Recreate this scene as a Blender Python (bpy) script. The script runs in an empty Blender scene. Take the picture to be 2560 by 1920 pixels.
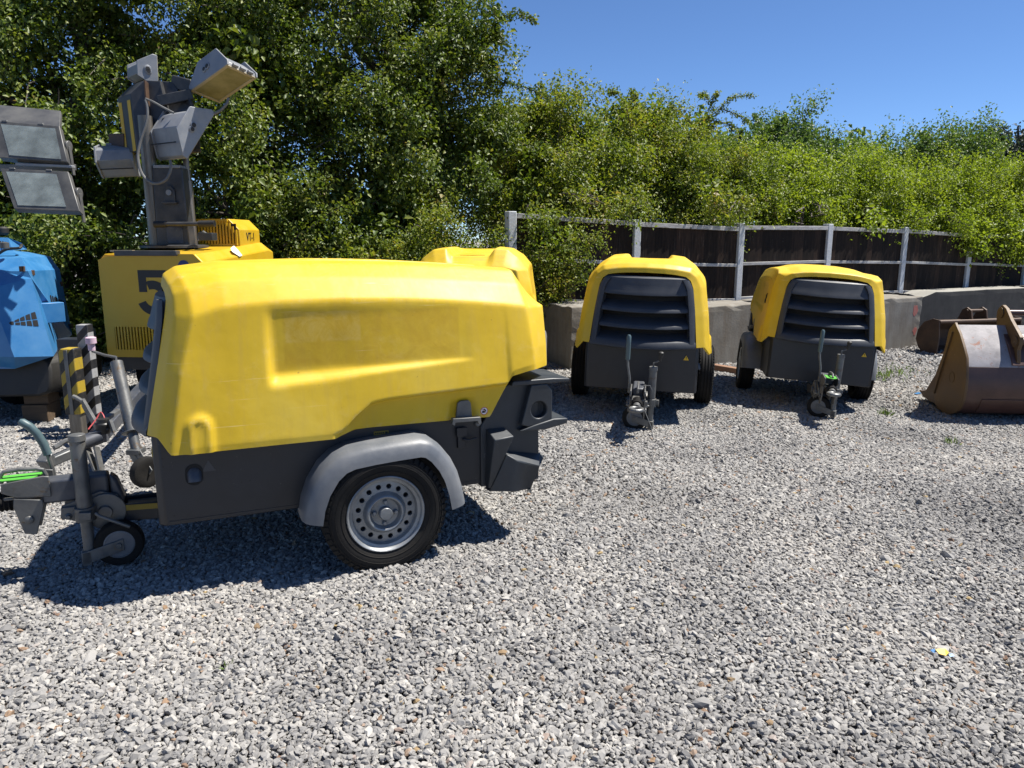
import bpy, bmesh, math
import numpy as np
from mathutils import Vector, Matrix

# ------------------------------------------------------------------ camera, sky, sun, exposure
SC = bpy.context.scene
CAM_H = 1.5
PITCH = math.radians(11.0)
F_PX = 1850.0                       # focal length in pixels of the 2560 x 1920 photograph
cam_d = bpy.data.cameras.new('camera')
cam = bpy.data.objects.new('camera', cam_d)
SC.collection.objects.link(cam)
cam.location = (0, 0, CAM_H)
cam.rotation_euler = (math.radians(90) - PITCH, 0, 0)
cam_d.sensor_width = 36.0
cam_d.lens = 36.0 * F_PX / 2560.0
cam_d.clip_start = 0.05
cam_d.clip_end = 3000
SC.camera = cam

SUN = Vector((0.505, 0.12, 1.0)).normalized()          # towards the sun
SUN_EL = math.asin(SUN.z)
SUN_AZ = math.atan2(SUN.x, SUN.y)
world = bpy.data.worlds.new('World')
SC.world = world
world.use_nodes = True
wn = world.node_tree.nodes
wl = world.node_tree.links
bg = wn['Background']
sky = wn.new('ShaderNodeTexSky')
sky.sky_type = 'NISHITA'
sky.sun_disc = False
sky.sun_elevation = SUN_EL
sky.sun_rotation = SUN_AZ
sky.altitude = 0
sky.air_density = 0.65
sky.dust_density = 0.0
sky.ozone_density = 10.0
wl.new(sky.outputs[0], bg.inputs[0])
bg.inputs[1].default_value = 0.078

sun_d = bpy.data.lights.new('sun', 'SUN')
sun_d.energy = 5.0
sun_d.angle = math.radians(0.53)
sun_d.color = (1.0, 0.955, 0.88)
sun = bpy.data.objects.new('sun', sun_d)
SC.collection.objects.link(sun)
sun.rotation_euler = (-SUN).to_track_quat('-Z', 'Y').to_euler()
sun.location = (8, 3, 16)

SC.view_settings.view_transform = 'Standard'
SC.view_settings.look = 'None'
SC.view_settings.exposure = 0.95
SC.view_settings.gamma = 1.0
SC.view_settings.use_curve_mapping = False
SC.render.engine = 'CYCLES'
SC.cycles.use_denoising = True
SC.cycles.sample_clamp_indirect = 2.5
SC.cycles.max_bounces = 8
SC.cycles.diffuse_bounces = 3
SC.cycles.transparent_max_bounces = 8
SC.cycles.caustics_reflective = False
SC.cycles.caustics_refractive = False

COL = SC.collection
RNG = np.random.default_rng(7)
PI = math.pi
CP, SP = math.cos(PITCH), math.sin(PITCH)


def P(u, v, d):
    """point seen at photo pixel (u, v), d metres along the optical axis"""
    a = (u - 1280) / F_PX
    b = (v - 960) / F_PX
    return Vector((a * d, (CP - b * SP) * d, CAM_H + (-SP - b * CP) * d))


def sstep(a, b, x):
    t = np.clip((x - a) / (b - a), 0, 1)
    return t * t * (3 - 2 * t)


def G(x, y):
    """height of the yard: falls gently to the right at the back"""
    x = np.asarray(x, float); y = np.asarray(y, float)
    s = -0.2 * (1 - np.exp(-np.maximum(0, x - 0.4) / 2.2)) * sstep(3.5, 6.5, y)
    u = 0.010 * np.sin(1.7 * x + 0.6 * y) + 0.009 * np.sin(-1.1 * x + 2.3 * y + 1.0) + 0.008 * np.sin(4.6 * x + 3.4 * y + np.sin(1.3 * y)) + 0.006 * np.sin(9.1 * x - 5.2 * y + 2 * np.sin(0.9 * x))
    u = u - 0.006
    return s + u - 0.002


def g(x, y):
    return float(G(x, y))


# ------------------------------------------------------------------ materials
def new_mat(name):
    m = bpy.data.materials.new(name)
    m.use_nodes = True
    nt = m.node_tree
    return m, nt.nodes, nt.links, nt.nodes['Principled BSDF']


def ramp(nodes, stops, interp='LINEAR'):
    r = nodes.new('ShaderNodeValToRGB')
    r.color_ramp.interpolation = interp
    e = r.color_ramp.elements
    while len(e) < len(stops):
        e.new(0.5)
    for i, (p, c) in enumerate(stops):
        e[i].position = p
        e[i].color = (c[0], c[1], c[2], 1)
    return r


def noise(nodes, links, scale, detail=4, rough=0.6, coord='Object', vec_scale=None, dist=0.0):
    tc = nodes.new('ShaderNodeTexCoord')
    n = nodes.new('ShaderNodeTexNoise')
    n.inputs['Scale'].default_value = scale
    n.inputs['Detail'].default_value = detail
    n.inputs['Roughness'].default_value = rough
    n.inputs['Distortion'].default_value = dist
    if vec_scale:
        mp = nodes.new('ShaderNodeMapping')
        mp.inputs['Scale'].default_value = vec_scale
        links.new(tc.outputs[coord], mp.inputs[0])
        links.new(mp.outputs[0], n.inputs['Vector'])
    else:
        links.new(tc.outputs[coord], n.inputs['Vector'])
    return n


def mixc(nodes, links, fac, a, b, mode='MIX'):
    m = nodes.new('ShaderNodeMix')
    m.data_type = 'RGBA'
    m.blend_type = mode
    for sock, val in ((m.inputs[0], fac), (m.inputs[6], a), (m.inputs[7], b)):
        if hasattr(val, 'is_linked') or hasattr(val, 'links'):
            links.new(val, sock)
        elif isinstance(val, (int, float)):
            sock.default_value = val
        else:
            sock.default_value = (val[0], val[1], val[2], 1)
    return m.outputs[2]


def worn(name, base, alt, rough=0.5, metallic=0.0, wear=None, wear_amt=0.62, scale=6, bump=0.0, spec=0.5,
         wear_scale=14, rvar=0.15, stretch=None, dust=None, dust_amt=0.5, bump_scale=60):
    """base colour mottled with alt; 'wear' colour in sparse chips/scratches; dust colour on upward faces"""
    m, n, l, b = new_mat(name)
    n1 = noise(n, l, scale, 5, 0.65, vec_scale=stretch)
    r1 = ramp(n, [(0.36, base), (0.68, alt)])
    l.new(n1.outputs[0], r1.inputs[0])
    col = r1.outputs[0]
    if wear is not None:
        n2 = noise(n, l, wear_scale, 9, 0.75, dist=0.6)
        r2 = ramp(n, [(wear_amt, (0, 0, 0)), (wear_amt + 0.05, (1, 1, 1))])
        l.new(n2.outputs[0], r2.inputs[0])
        col = mixc(n, l, r2.outputs[0], col, wear)
    if dust is not None:
        n4 = noise(n, l, 3.0, 6, 0.7)
        r4 = ramp(n, [(0.35, (0, 0, 0)), (0.8, (dust_amt,) * 3)])
        l.new(n4.outputs[0], r4.inputs[0])
        col = mixc(n, l, r4.outputs[0], col, dust)
    l.new(col, b.inputs['Base Color'])
    rr = n.new('ShaderNodeMapRange')
    rr.inputs[3].default_value = max(0.05, rough - rvar)
    rr.inputs[4].default_value = min(1, rough + rvar)
    l.new(n1.outputs[0], rr.inputs[0])
    l.new(rr.outputs[0], b.inputs['Roughness'])
    b.inputs['Metallic'].default_value = metallic
    b.inputs['Specular IOR Level'].default_value = spec
    if bump:
        n3 = noise(n, l, bump_scale, 4, 0.6)
        bp = n.new('ShaderNodeBump')
        bp.inputs['Strength'].default_value = bump
        bp.inputs['Distance'].default_value = 0.01
        l.new(n3.outputs[0], bp.inputs['Height'])
        l.new(bp.outputs[0], b.inputs['Normal'])
    return m


def canopy_mat():
    m, n, l, b = new_mat('faded_yellow_plastic')
    n1 = noise(n, l, 2.2, 6, 0.62)
    r1 = ramp(n, [(0.33, (0.57, 0.372, 0.010)), (0.50, (0.63, 0.420, 0.018)), (0.70, (0.66, 0.468, 0.050))])
    l.new(n1.outputs[0], r1.inputs[0])
    # vertical dirty streaks
    n2 = noise(n, l, 9, 5, 0.7, vec_scale=(3.2, 1, 0.35))
    r2 = ramp(n, [(0.48, (0, 0, 0)), (0.74, (0.36, 0.36, 0.36))])
    l.new(n2.outputs[0], r2.inputs[0])
    col = mixc(n, l, r2.outputs[0], r1.outputs[0], (0.50, 0.33, 0.06))
    tc = n.new('ShaderNodeTexCoord')
    sx = n.new('ShaderNodeSeparateXYZ')
    l.new(tc.outputs['Object'], sx.inputs[0])

    def mr(sock, a, b_):
        q = n.new('ShaderNodeMapRange')
        q.inputs[1].default_value = a
        q.inputs[2].default_value = b_
        l.new(sock, q.inputs[0])
        return q.outputs[0]

    def mul(a, b_):
        q = n.new('ShaderNodeMath'); q.operation = 'MULTIPLY'
        l.new(a, q.inputs[0])
        if isinstance(b_, (int, float)):
            q.inputs[1].default_value = b_
        else:
            l.new(b_, q.inputs[1])
        return q.outputs[0]
    X, Z = sx.outputs[0], sx.outputs[2]
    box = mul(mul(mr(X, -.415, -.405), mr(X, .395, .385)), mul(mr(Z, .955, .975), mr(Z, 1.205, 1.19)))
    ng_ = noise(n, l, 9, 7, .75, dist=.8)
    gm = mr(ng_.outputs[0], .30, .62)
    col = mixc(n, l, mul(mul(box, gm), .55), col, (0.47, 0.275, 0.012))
    box2 = mul(mul(mr(X, .05, .06), mr(X, .385, .375)), mul(mr(Z, 1.06, 1.07), mr(Z, 1.20, 1.195)))
    col = mixc(n, l, mul(mul(box2, mr(ng_.outputs[0], .62, .40)), .30), col, (0.62, 0.46, 0.18))
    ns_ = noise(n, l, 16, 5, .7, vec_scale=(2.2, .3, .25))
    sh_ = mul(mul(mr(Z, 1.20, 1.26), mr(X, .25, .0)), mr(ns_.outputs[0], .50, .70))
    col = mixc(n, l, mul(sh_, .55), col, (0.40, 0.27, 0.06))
    # fine pale scratches
    for k, (rot, sc_, th) in enumerate((((0.1, 0.5, 0.3), (1.1, 1.0, 34), 0.71), ((0.2, -0.7, 0.2), (1.5, 1.0, 42), 0.73))):
        mp = n.new('ShaderNodeMapping')
        mp.inputs['Rotation'].default_value = rot
        mp.inputs['Scale'].default_value = sc_
        l.new(tc.outputs['Object'], mp.inputs[0])
        ns = n.new('ShaderNodeTexNoise')
        ns.inputs['Scale'].default_value = 2.6
        ns.inputs['Detail'].default_value = 3
        l.new(mp.outputs[0], ns.inputs['Vector'])
        rs = ramp(n, [(th - .01, (0, 0, 0)), (th + 0.03, (0.35, 0.35, 0.35))])
        l.new(ns.outputs[0], rs.inputs[0])
        col = mixc(n, l, rs.outputs[0], col, (0.80, 0.66, 0.30))
    n6 = noise(n, l, 5.5, 8, 0.78, dist=1.2)
    r6 = ramp(n, [(0.55, (0, 0, 0)), (0.70, (0.26, 0.26, 0.26))])
    l.new(n6.outputs[0], r6.inputs[0])
    col = mixc(n, l, r6.outputs[0], col, (0.66, 0.50, 0.16))
    # small dark specks
    n5 = noise(n, l, 55, 3, 0.6)
    r5 = ramp(n, [(0.73, (0, 0, 0)), (0.76, (0.7, 0.7, 0.7))])
    l.new(n5.outputs[0], r5.inputs[0])
    col = mixc(n, l, r5.outputs[0], col, (0.25, 0.15, 0.02))
    # scuffed pale edges
    ge = n.new('ShaderNodeNewGeometry')
    rp = ramp(n, [(0.508, (0, 0, 0)), (0.535, (1, 1, 1))])
    l.new(ge.outputs['Pointiness'], rp.inputs[0])
    ne = noise(n, l, 22, 6, 0.75)
    re_ = ramp(n, [(0.50, (0, 0, 0)), (0.68, (0.45, 0.45, 0.45))])
    l.new(ne.outputs[0], re_.inputs[0])
    ef = mixc(n, l, 1.0, rp.outputs[0], re_.outputs[0], 'MULTIPLY')
    col = mixc(n, l, ef, col, (0.62, 0.52, 0.28))
    l.new(col, b.inputs['Base Color'])
    rr = n.new('ShaderNodeMapRange')
    rr.inputs[3].default_value = 0.38
    rr.inputs[4].default_value = 0.62
    l.new(n1.outputs[0], rr.inputs[0])
    l.new(rr.outputs[0], b.inputs['Roughness'])
    b.inputs['Specular IOR Level'].default_value = 0.4
    nb = noise(n, l, 7, 3, 0.5)
    bp = n.new('ShaderNodeBump')
    bp.inputs['Strength'].default_value = 0.12
    bp.inputs['Distance'].default_value = 0.02
    l.new(nb.outputs[0], bp.inputs['Height'])
    l.new(bp.outputs[0], b.inputs['Normal'])
    return m


def stripe_mat(name, c1, c2, freq, angle):
    m, n, l, b = new_mat(name)
    tc = n.new('ShaderNodeTexCoord')
    mp = n.new('ShaderNodeMapping')
    mp.inputs['Rotation'].default_value = (0, angle, 0)
    l.new(tc.outputs['Object'], mp.inputs[0])
    w = n.new('ShaderNodeTexWave')
    w.wave_type = 'BANDS'
    w.bands_direction = 'Z'
    w.inputs['Scale'].default_value = freq
    w.inputs['Distortion'].default_value = 0.0
    l.new(mp.outputs[0], w.inputs[0])
    r = ramp(n, [(0.0, c1), (0.5, c2)], 'CONSTANT')
    l.new(w.outputs[0], r.inputs[0])
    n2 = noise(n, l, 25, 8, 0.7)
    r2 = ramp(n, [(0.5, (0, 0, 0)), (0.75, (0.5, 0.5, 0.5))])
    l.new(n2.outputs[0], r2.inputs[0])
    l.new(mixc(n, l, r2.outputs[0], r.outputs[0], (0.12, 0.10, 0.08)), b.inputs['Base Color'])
    b.inputs['Roughness'].default_value = 0.55
    return m


def leaf_mat(name, stops, transl=0.35, spec=0.45):
    m = bpy.data.materials.new(name)
    m.use_nodes = True
    n = m.node_tree.nodes
    l = m.node_tree.links
    b = n['Principled BSDF']
    geo = n.new('ShaderNodeNewGeometry')
    r = ramp(n, stops)
    # neighbouring sprays share a tone: low-frequency noise plus a per-leaf part
    ns = noise(n, l, 1.6, 3, 0.6)
    ma = n.new('ShaderNodeMath'); ma.operation = 'MULTIPLY'
    ma.inputs[1].default_value = 0.55
    l.new(geo.outputs['Random Per Island'], ma.inputs[0])
    mb = n.new('ShaderNodeMath'); mb.operation = 'MULTIPLY_ADD'
    mb.inputs[1].default_value = 1.5
    mb.inputs[2].default_value = -0.55
    l.new(ns.outputs[0], mb.inputs[0])
    mc = n.new('ShaderNodeMath'); mc.operation = 'ADD'; mc.use_clamp = True
    l.new(ma.outputs[0], mc.inputs[0]); l.new(mb.outputs[0], mc.inputs[1])
    l.new(mc.outputs[0], r.inputs[0])
    l.new(r.outputs[0], b.inputs['Base Color'])
    b.inputs['Roughness'].default_value = 0.5
    b.inputs['Specular IOR Level'].default_value = spec
    tr = n.new('ShaderNodeBsdfTranslucent')
    hs = mixc(n, l, 1.0, r.outputs[0], (1.5, 1.55, 0.6), 'MULTIPLY')
    l.new(hs, tr.inputs[0])
    mx = n.new('ShaderNodeMixShader')
    mx.inputs[0].default_value = transl
    l.new(b.outputs[0], mx.inputs[1]); l.new(tr.outputs[0], mx.inputs[2])
    l.new(mx.outputs[0], n['Material Output'].inputs[0])
    return m


def stone_mat():
    m, n, l, b = new_mat('gravel_stone')
    oi = n.new('ShaderNodeObjectInfo')
    r = ramp(n, [(0.0, (0.15, 0.147, 0.145)), (0.10, (0.235, 0.229, 0.222)), (0.40, (0.295, 0.285, 0.270)), (0.75, (0.345, 0.332, 0.312)),
                 (0.93, (0.415, 0.398, 0.368)), (0.968, (0.48, 0.46, 0.42)), (0.980, (0.32, 0.26, 0.23)), (0.990, (0.31, 0.21, 0.13)), (0.996, (0.22, 0.14, 0.10)), (1.0, (0.40, 0.30, 0.15))])
    l.new(oi.outputs['Random'], r.inputs[0])
    # dusty and darker drifts across the yard
    nl = n.new('ShaderNodeTexNoise')
    nl.inputs['Scale'].default_value = 0.9
    nl.inputs['Detail'].default_value = 4
    l.new(oi.outputs['Location'], nl.inputs['Vector'])
    rl = ramp(n, [(0.30, (0.68, 0.68, 0.69)), (0.52, (0.95, 0.95, 0.95)), (0.74, (1.10, 1.08, 1.05))])
    l.new(nl.outputs[0], rl.inputs[0])
    tone = mixc(n, l, 1.0, r.outputs[0], rl.outputs[0], 'MULTIPLY')
    n1 = noise(n, l, 60, 4, 0.7, coord='Object')
    r1 = ramp(n, [(0.3, (0.72, 0.72, 0.72)), (0.7, (1.12, 1.12, 1.12))])
    l.new(n1.outputs[0], r1.inputs[0])
    l.new(mixc(n, l, 1.0, tone, r1.outputs[0], 'MULTIPLY'), b.inputs['Base Color'])
    b.inputs['Roughness'].default_value = 0.85
    b.inputs['Specular IOR Level'].default_value = 0.25
    return m


def ground_mat():
    m, n, l, b = new_mat('gravel_bed')
    tc = n.new('ShaderNodeTexCoord')
    v = n.new('ShaderNodeTexVoronoi')
    v.inputs['Scale'].default_value = 38
    l.new(tc.outputs['Object'], v.inputs['Vector'])
    r = ramp(n, [(0.0, (0.10, 0.098, 0.095)), (0.45, (0.20, 0.193, 0.183)), (0.9, (0.30, 0.287, 0.268)), (1.0, (0.26, 0.18, 0.12))])
    sp = n.new('ShaderNodeSeparateColor')
    l.new(v.outputs['Color'], sp.inputs[0])
    l.new(sp.outputs[0], r.inputs[0])
    l.new(r.outputs[0], b.inputs['Base Color'])
    bp = n.new('ShaderNodeBump')
    bp.inputs['Strength'].default_value = 1.0
    bp.inputs['Distance'].default_value = 0.02
    bp.invert = True
    l.new(v.outputs['Distance'], bp.inputs['Height'])
    l.new(bp.outputs[0], b.inputs['Normal'])
    b.inputs['Roughness'].default_value = 0.95
    return m


def concrete_mat(name, a, bcol, stain, stain_amt=0.5):
    m, n, l, b = new_mat(name)
    n1 = noise(n, l, 3.5, 8, 0.7)
    r1 = ramp(n, [(0.3, a), (0.7, bcol)])
    l.new(n1.outputs[0], r1.inputs[0])
    n2 = noise(n, l, 4.0, 6, 0.7, vec_scale=(2.2, 2.2, 0.3))
    r2 = ramp(n, [(0.45, (0, 0, 0)), (0.75, (stain_amt,) * 3)])
    l.new(n2.outputs[0], r2.inputs[0])
    c = mixc(n, l, r2.outputs[0], r1.outputs[0], stain)
    n3 = noise(n, l, 70, 3, 0.6)
    r3 = ramp(n, [(0.70, (0, 0, 0)), (0.74, (0.7,) * 3)])
    l.new(n3.outputs[0], r3.inputs[0])
    c = mixc(n, l, r3.outputs[0], c, (0.06, 0.055, 0.05))
    l.new(c, b.inputs['Base Color'])
    b.inputs['Roughness'].default_value = 0.9
    b.inputs['Specular IOR Level'].default_value = 0.25
    bp = n.new('ShaderNodeBump')
    bp.inputs['Strength'].default_value = 0.35
    bp.inputs['Distance'].default_value = 0.01
    n4 = noise(n, l, 40, 6, 0.7)
    l.new(n4.outputs[0], bp.inputs['Height'])
    l.new(bp.outputs[0], b.inputs['Normal'])
    return m


def glass_mat():
    m, n, l, b = new_mat('dusty_lamp_glass')
    # thin pane: mostly see-through, mirror-like at a glance, a film of dust
    n1 = noise(n, l, 6, 4, 0.6)
    r1 = ramp(n, [(0.35, (0.25, 0.25, 0.25)), (0.75, (0.55, 0.55, 0.55))])
    l.new(n1.outputs[0], r1.inputs[0])
    b.inputs['Base Color'].default_value = (0.40, 0.46, 0.45, 1)
    b.inputs['Roughness'].default_value = 0.35
    tr = n.new('ShaderNodeBsdfTransparent')
    tr.inputs[0].default_value = (0.80, 0.86, 0.85, 1)
    m1 = n.new('ShaderNodeMixShader')
    l.new(r1.outputs[0], m1.inputs[0]); l.new(tr.outputs[0], m1.inputs[1]); l.new(b.outputs[0], m1.inputs[2])
    gl = n.new('ShaderNodeBsdfGlossy')
    gl.inputs['Roughness'].default_value = 0.04
    fr = n.new('ShaderNodeFresnel'); fr.inputs[0].default_value = 1.55
    m2 = n.new('ShaderNodeMixShader')
    l.new(fr.outputs[0], m2.inputs[0]); l.new(m1.outputs[0], m2.inputs[1]); l.new(gl.outputs[0], m2.inputs[2])
    l.new(m2.outputs[0], n['Material Output'].inputs[0])
    return m


def board_mat():
    m, n, l, b = new_mat('black_stained_board')
    n1 = noise(n, l, 5, 5, .65, vec_scale=(9, 9, .7))
    r1 = ramp(n, [(.35, (0.011, 0.0075, 0.006)), (.7, (0.034, 0.023, 0.017))])
    l.new(n1.outputs[0], r1.inputs[0])
    n2 = noise(n, l, 6, 4, .7, vec_scale=(7, 7, .45))
    r2 = ramp(n, [(.60, (0, 0, 0)), (.70, (.55, .55, .55))])
    l.new(n2.outputs[0], r2.inputs[0])
    c = mixc(n, l, r2.outputs[0], r1.outputs[0], (.10, .085, .072))
    n3 = noise(n, l, 22, 4, .7)
    r3 = ramp(n, [(.70, (0, 0, 0)), (.74, (.6, .6, .6))])
    l.new(n3.outputs[0], r3.inputs[0])
    c = mixc(n, l, r3.outputs[0], c, (.22, .21, .19))
    oi = n.new('ShaderNodeObjectInfo')
    ro = ramp(n, [(0, (.55, .55, .55)), (.6, (1.1, 1.05, 1.0)), (1, (2.0, 1.75, 1.55))])
    l.new(oi.outputs['Random'], ro.inputs[0])
    c = mixc(n, l, 1.0, c, ro.outputs[0], 'MULTIPLY')
    l.new(c, b.inputs['Base Color'])
    b.inputs['Roughness'].default_value = .8
    b.inputs['Specular IOR Level'].default_value = .2
    return m


M = {}
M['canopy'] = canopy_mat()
M['grille'] = worn('dark_grey_grille_plastic', (0.036, 0.040, 0.049), (0.050, 0.055, 0.065), 0.50, spec=0.38, wear=(0.10, 0.10, 0.10), wear_amt=0.70, bump=0.04)
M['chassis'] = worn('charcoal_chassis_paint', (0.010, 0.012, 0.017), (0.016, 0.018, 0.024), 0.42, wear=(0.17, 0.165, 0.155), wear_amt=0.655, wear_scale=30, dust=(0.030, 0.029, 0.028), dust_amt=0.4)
M['black'] = worn('black_interior', (0.004, 0.004, 0.005), (0.008, 0.008, 0.009), 0.8)
M['fender'] = worn('grey_mudguard_plastic', (0.105, 0.115, 0.130), (0.165, 0.175, 0.19), 0.45, wear=(0.27, 0.28, 0.29), wear_amt=0.66, wear_scale=7, dust=(0.15, 0.14, 0.125), dust_amt=0.5, bump=0.05)
M['bumper'] = worn('dark_grey_bumper_plastic', (0.022, 0.026, 0.031), (0.034, 0.039, 0.044), 0.45, wear=(0.19, 0.20, 0.20), wear_amt=0.645, wear_scale=12, bump=0.05)
M['rubber'] = worn('tyre_rubber', (0.006, 0.006, 0.0065), (0.011, 0.0105, 0.010), 0.8, spec=0.22, dust=(0.045, 0.040, 0.034), dust_amt=0.45, bump=0.15, bump_scale=90)
M['rim'] = worn('painted_steel_rim', (0.17, 0.185, 0.20), (0.30, 0.31, 0.315), 0.38, metallic=0.45, wear=(0.16, 0.10, 0.06), wear_amt=0.66, wear_scale=20, bump=0.06)
M['galv'] = worn('galvanised_steel', (0.085, 0.092, 0.098), (0.20, 0.206, 0.207), 0.48, metallic=0.45, wear=(0.12, 0.085, 0.055), wear_amt=0.57, wear_scale=18, dust=(0.15, 0.13, 0.10), dust_amt=0.6, bump=0.08)
M['galv_dark'] = worn('dark_blue_grey_steel', (0.035, 0.046, 0.070), (0.075, 0.085, 0.105), 0.5, metallic=0.3, wear=(0.22, 0.20, 0.17), wear_amt=0.62, wear_scale=15, dust=(0.18, 0.16, 0.13), dust_amt=0.5)
M['grip'] = worn('blue_grey_rubber_grip', (0.045, 0.085, 0.10), (0.08, 0.12, 0.13), 0.45, wear=(0.25, 0.25, 0.24), wear_amt=0.69)
M['lime'] = worn('lime_green_plastic', (0.07, 0.33, 0.035), (0.10, 0.40, 0.05), 0.5)
M['tower_yellow'] = worn('tower_yellow_paint', (0.52, 0.31, 0.006), (0.58, 0.36, 0.010), 0.40, wear=(0.30, 0.19, 0.05), wear_amt=0.70, wear_scale=18, dust=(0.34, 0.22, 0.05), dust_amt=0.4)
M['tower_dark'] = worn('mast_dark_grey_steel', (0.030, 0.033, 0.037), (0.060, 0.062, 0.066), 0.45, metallic=0.3, wear=(0.22, 0.21, 0.20), wear_amt=0.70, wear_scale=22, dust=(0.14, 0.12, 0.10), dust_amt=0.4)
M['mast_steel'] = worn('weathered_mast_tube', (0.12, 0.108, 0.09), (0.22, 0.20, 0.175), 0.4, metallic=0.6, stretch=(6, 6, 0.6))
M['lamp_alu'] = worn('grey_cast_aluminium', (0.19, 0.205, 0.23), (0.29, 0.305, 0.325), 0.45, metallic=0.15, wear=(0.12, 0.115, 0.10), wear_amt=0.66, wear_scale=14, dust=(0.22, 0.195, 0.15), dust_amt=0.45)
M['lamp_frame'] = worn('cream_lamp_frame', (0.32, 0.28, 0.19), (0.42, 0.37, 0.26), 0.5)
M['lamp_grey'] = worn('grey_flood_housing', (0.060, 0.059, 0.058), (0.10, 0.098, 0.095), 0.42, wear=(0.30, 0.30, 0.29), wear_amt=0.70, dust=(0.13, 0.125, 0.10), dust_amt=0.4)
M['reflector'] = worn('lamp_reflector', (0.22, 0.25, 0.25), (0.55, 0.60, 0.59), 0.25, metallic=0.5, bump=0.25, bump_scale=10, scale=4)
M['glass'] = glass_mat()
M['lens'] = worn('yellowed_lamp_lens', (0.20, 0.185, 0.085), (0.34, 0.31, 0.17), 0.12, spec=0.7, scale=5)
M['blue'] = worn('faded_blue_paint', (0.022, 0.150, 0.36), (0.040, 0.205, 0.44), 0.42, wear=(0.16, 0.13, 0.11), wear_amt=0.69, wear_scale=10, dust=(0.10, 0.16, 0.24), dust_amt=0.4)
M['mudflap'] = worn('dirty_shade_dark_plastic', (0.012, 0.0115, 0.011), (0.026, 0.024, 0.021), 0.6, wear=(0.07, 0.06, 0.05), wear_amt=0.65, bump=0.1)  # base darkened to carry the shade under the blue tower; specks are dirt
M['decal_black'] = worn('black_vinyl', (0.006, 0.006, 0.006), (0.012, 0.012, 0.012), 0.5)
M['decal_white'] = worn('white_vinyl', (0.70, 0.70, 0.68), (0.80, 0.80, 0.78), 0.5)
M['decal_yellow'] = worn('yellow_vinyl', (0.70, 0.42, 0.01), (0.75, 0.47, 0.02), 0.5)
M['decal_dull'] = worn('dull_yellow_label', (0.22, 0.15, 0.01), (0.32, 0.22, 0.02), 0.5)
M['decal_red'] = worn('red_print', (0.45, 0.02, 0.02), (0.5, 0.03, 0.02), 0.5)
M['decal_blue'] = worn('dark_blue_disc', (0.01, 0.02, 0.12), (0.015, 0.03, 0.15), 0.5)
M['ghost'] = worn('charcoal_patch', (0.038, 0.040, 0.046), (0.045, 0.047, 0.053), 0.5)
M['pink'] = worn('faded_pink_plastic', (0.52, 0.36, 0.44), (0.60, 0.44, 0.52), 0.5)
M['cable'] = worn('grey_cable', (0.11, 0.11, 0.105), (0.16, 0.16, 0.155), 0.5)
M['cable_black'] = worn('black_cable', (0.015, 0.015, 0.015), (0.025, 0.025, 0.025), 0.5)
M['cable_red'] = worn('red_wire', (0.40, 0.05, 0.06), (0.45, 0.08, 0.08), 0.5)
M['haz_yellow'] = stripe_mat('black_yellow_hazard', (0.012, 0.012, 0.012), (0.36, 0.25, 0.02), 2.6, math.radians(48))  # yellow dulled to carry the dappled shade on the leg sleeve
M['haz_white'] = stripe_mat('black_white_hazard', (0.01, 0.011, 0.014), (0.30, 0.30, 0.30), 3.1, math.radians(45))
M['head_stripe'] = worn('yellow_edge_tape', (0.58, 0.33, 0.01), (0.64, 0.38, 0.02), 0.5)
M['rust'] = worn('rusty_bucket_steel', (0.045, 0.025, 0.016), (0.085, 0.045, 0.026), 0.62, metallic=0.15, wear=(0.16, 0.11, 0.07), wear_amt=0.66, wear_scale=10, dust=(0.11, 0.075, 0.045), dust_amt=0.5, bump=0.15)
M['bucket_brown'] = worn('brown_primer_steel', (0.058, 0.029, 0.025), (0.085, 0.043, 0.034), 0.40, metallic=0.1, wear=(0.14, 0.095, 0.07), wear_amt=0.70, dust=(0.09, 0.056, 0.042), dust_amt=0.5, bump=0.06)
M['bucket_side'] = worn('rusty_ochre_plate', (0.082, 0.046, 0.019), (0.125, 0.074, 0.031), 0.6, metallic=0.1, wear=(0.20, 0.15, 0.085), wear_amt=0.62, bump=0.1)
M['bucket_worn'] = worn('polished_worn_steel', (0.19, 0.18, 0.185), (0.30, 0.285, 0.295), 0.45, metallic=0.2, wear=(0.20, 0.09, 0.06), wear_amt=0.57, wear_scale=8, bump=0.05)
M['wood_dark'] = board_mat()
M['wood_rail'] = worn('weathered_white_rail', (0.28, 0.27, 0.26), (0.52, 0.51, 0.50), 0.85, wear=(0.03, 0.025, 0.02), wear_amt=0.60, wear_scale=7, stretch=(1, 1, 5), spec=0.2)
M['wood'] = worn('raw_timber', (0.07, 0.045, 0.026), (0.12, 0.08, 0.045), 0.8, stretch=(1, 8, 8))
M['post'] = concrete_mat('concrete_post', (0.46, 0.475, 0.49), (0.58, 0.595, 0.61), (0.30, 0.31, 0.31), 0.4)
M['concrete'] = concrete_mat('concrete_block', (0.17, 0.158, 0.136), (0.26, 0.245, 0.215), (0.135, 0.10, 0.066), 0.7)
M['concrete_dark'] = concrete_mat('shade_painted_concrete', (0.030, 0.030, 0.031), (0.055, 0.054, 0.053), (0.09, 0.088, 0.085), 0.25)  # shade on the barrier face put into its colour
M['concrete_top'] = concrete_mat('pale_concrete_top', (0.22, 0.212, 0.188), (0.31, 0.298, 0.268), (0.30, 0.28, 0.24), 0.5)  # paler than the face: light on the barrier top put into the colour
M['red_spray'] = worn('red_spray_paint', (0.40, 0.10, 0.08), (0.36, 0.16, 0.13), 0.9)
M['brick'] = worn('orange_brick', (0.19, 0.10, 0.06), (0.26, 0.15, 0.09), 0.9)
M['bark'] = worn('bark', (0.055, 0.045, 0.035), (0.12, 0.10, 0.08), 0.9, bump=0.4, bump_scale=25, stretch=(4, 4, 1))
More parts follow.
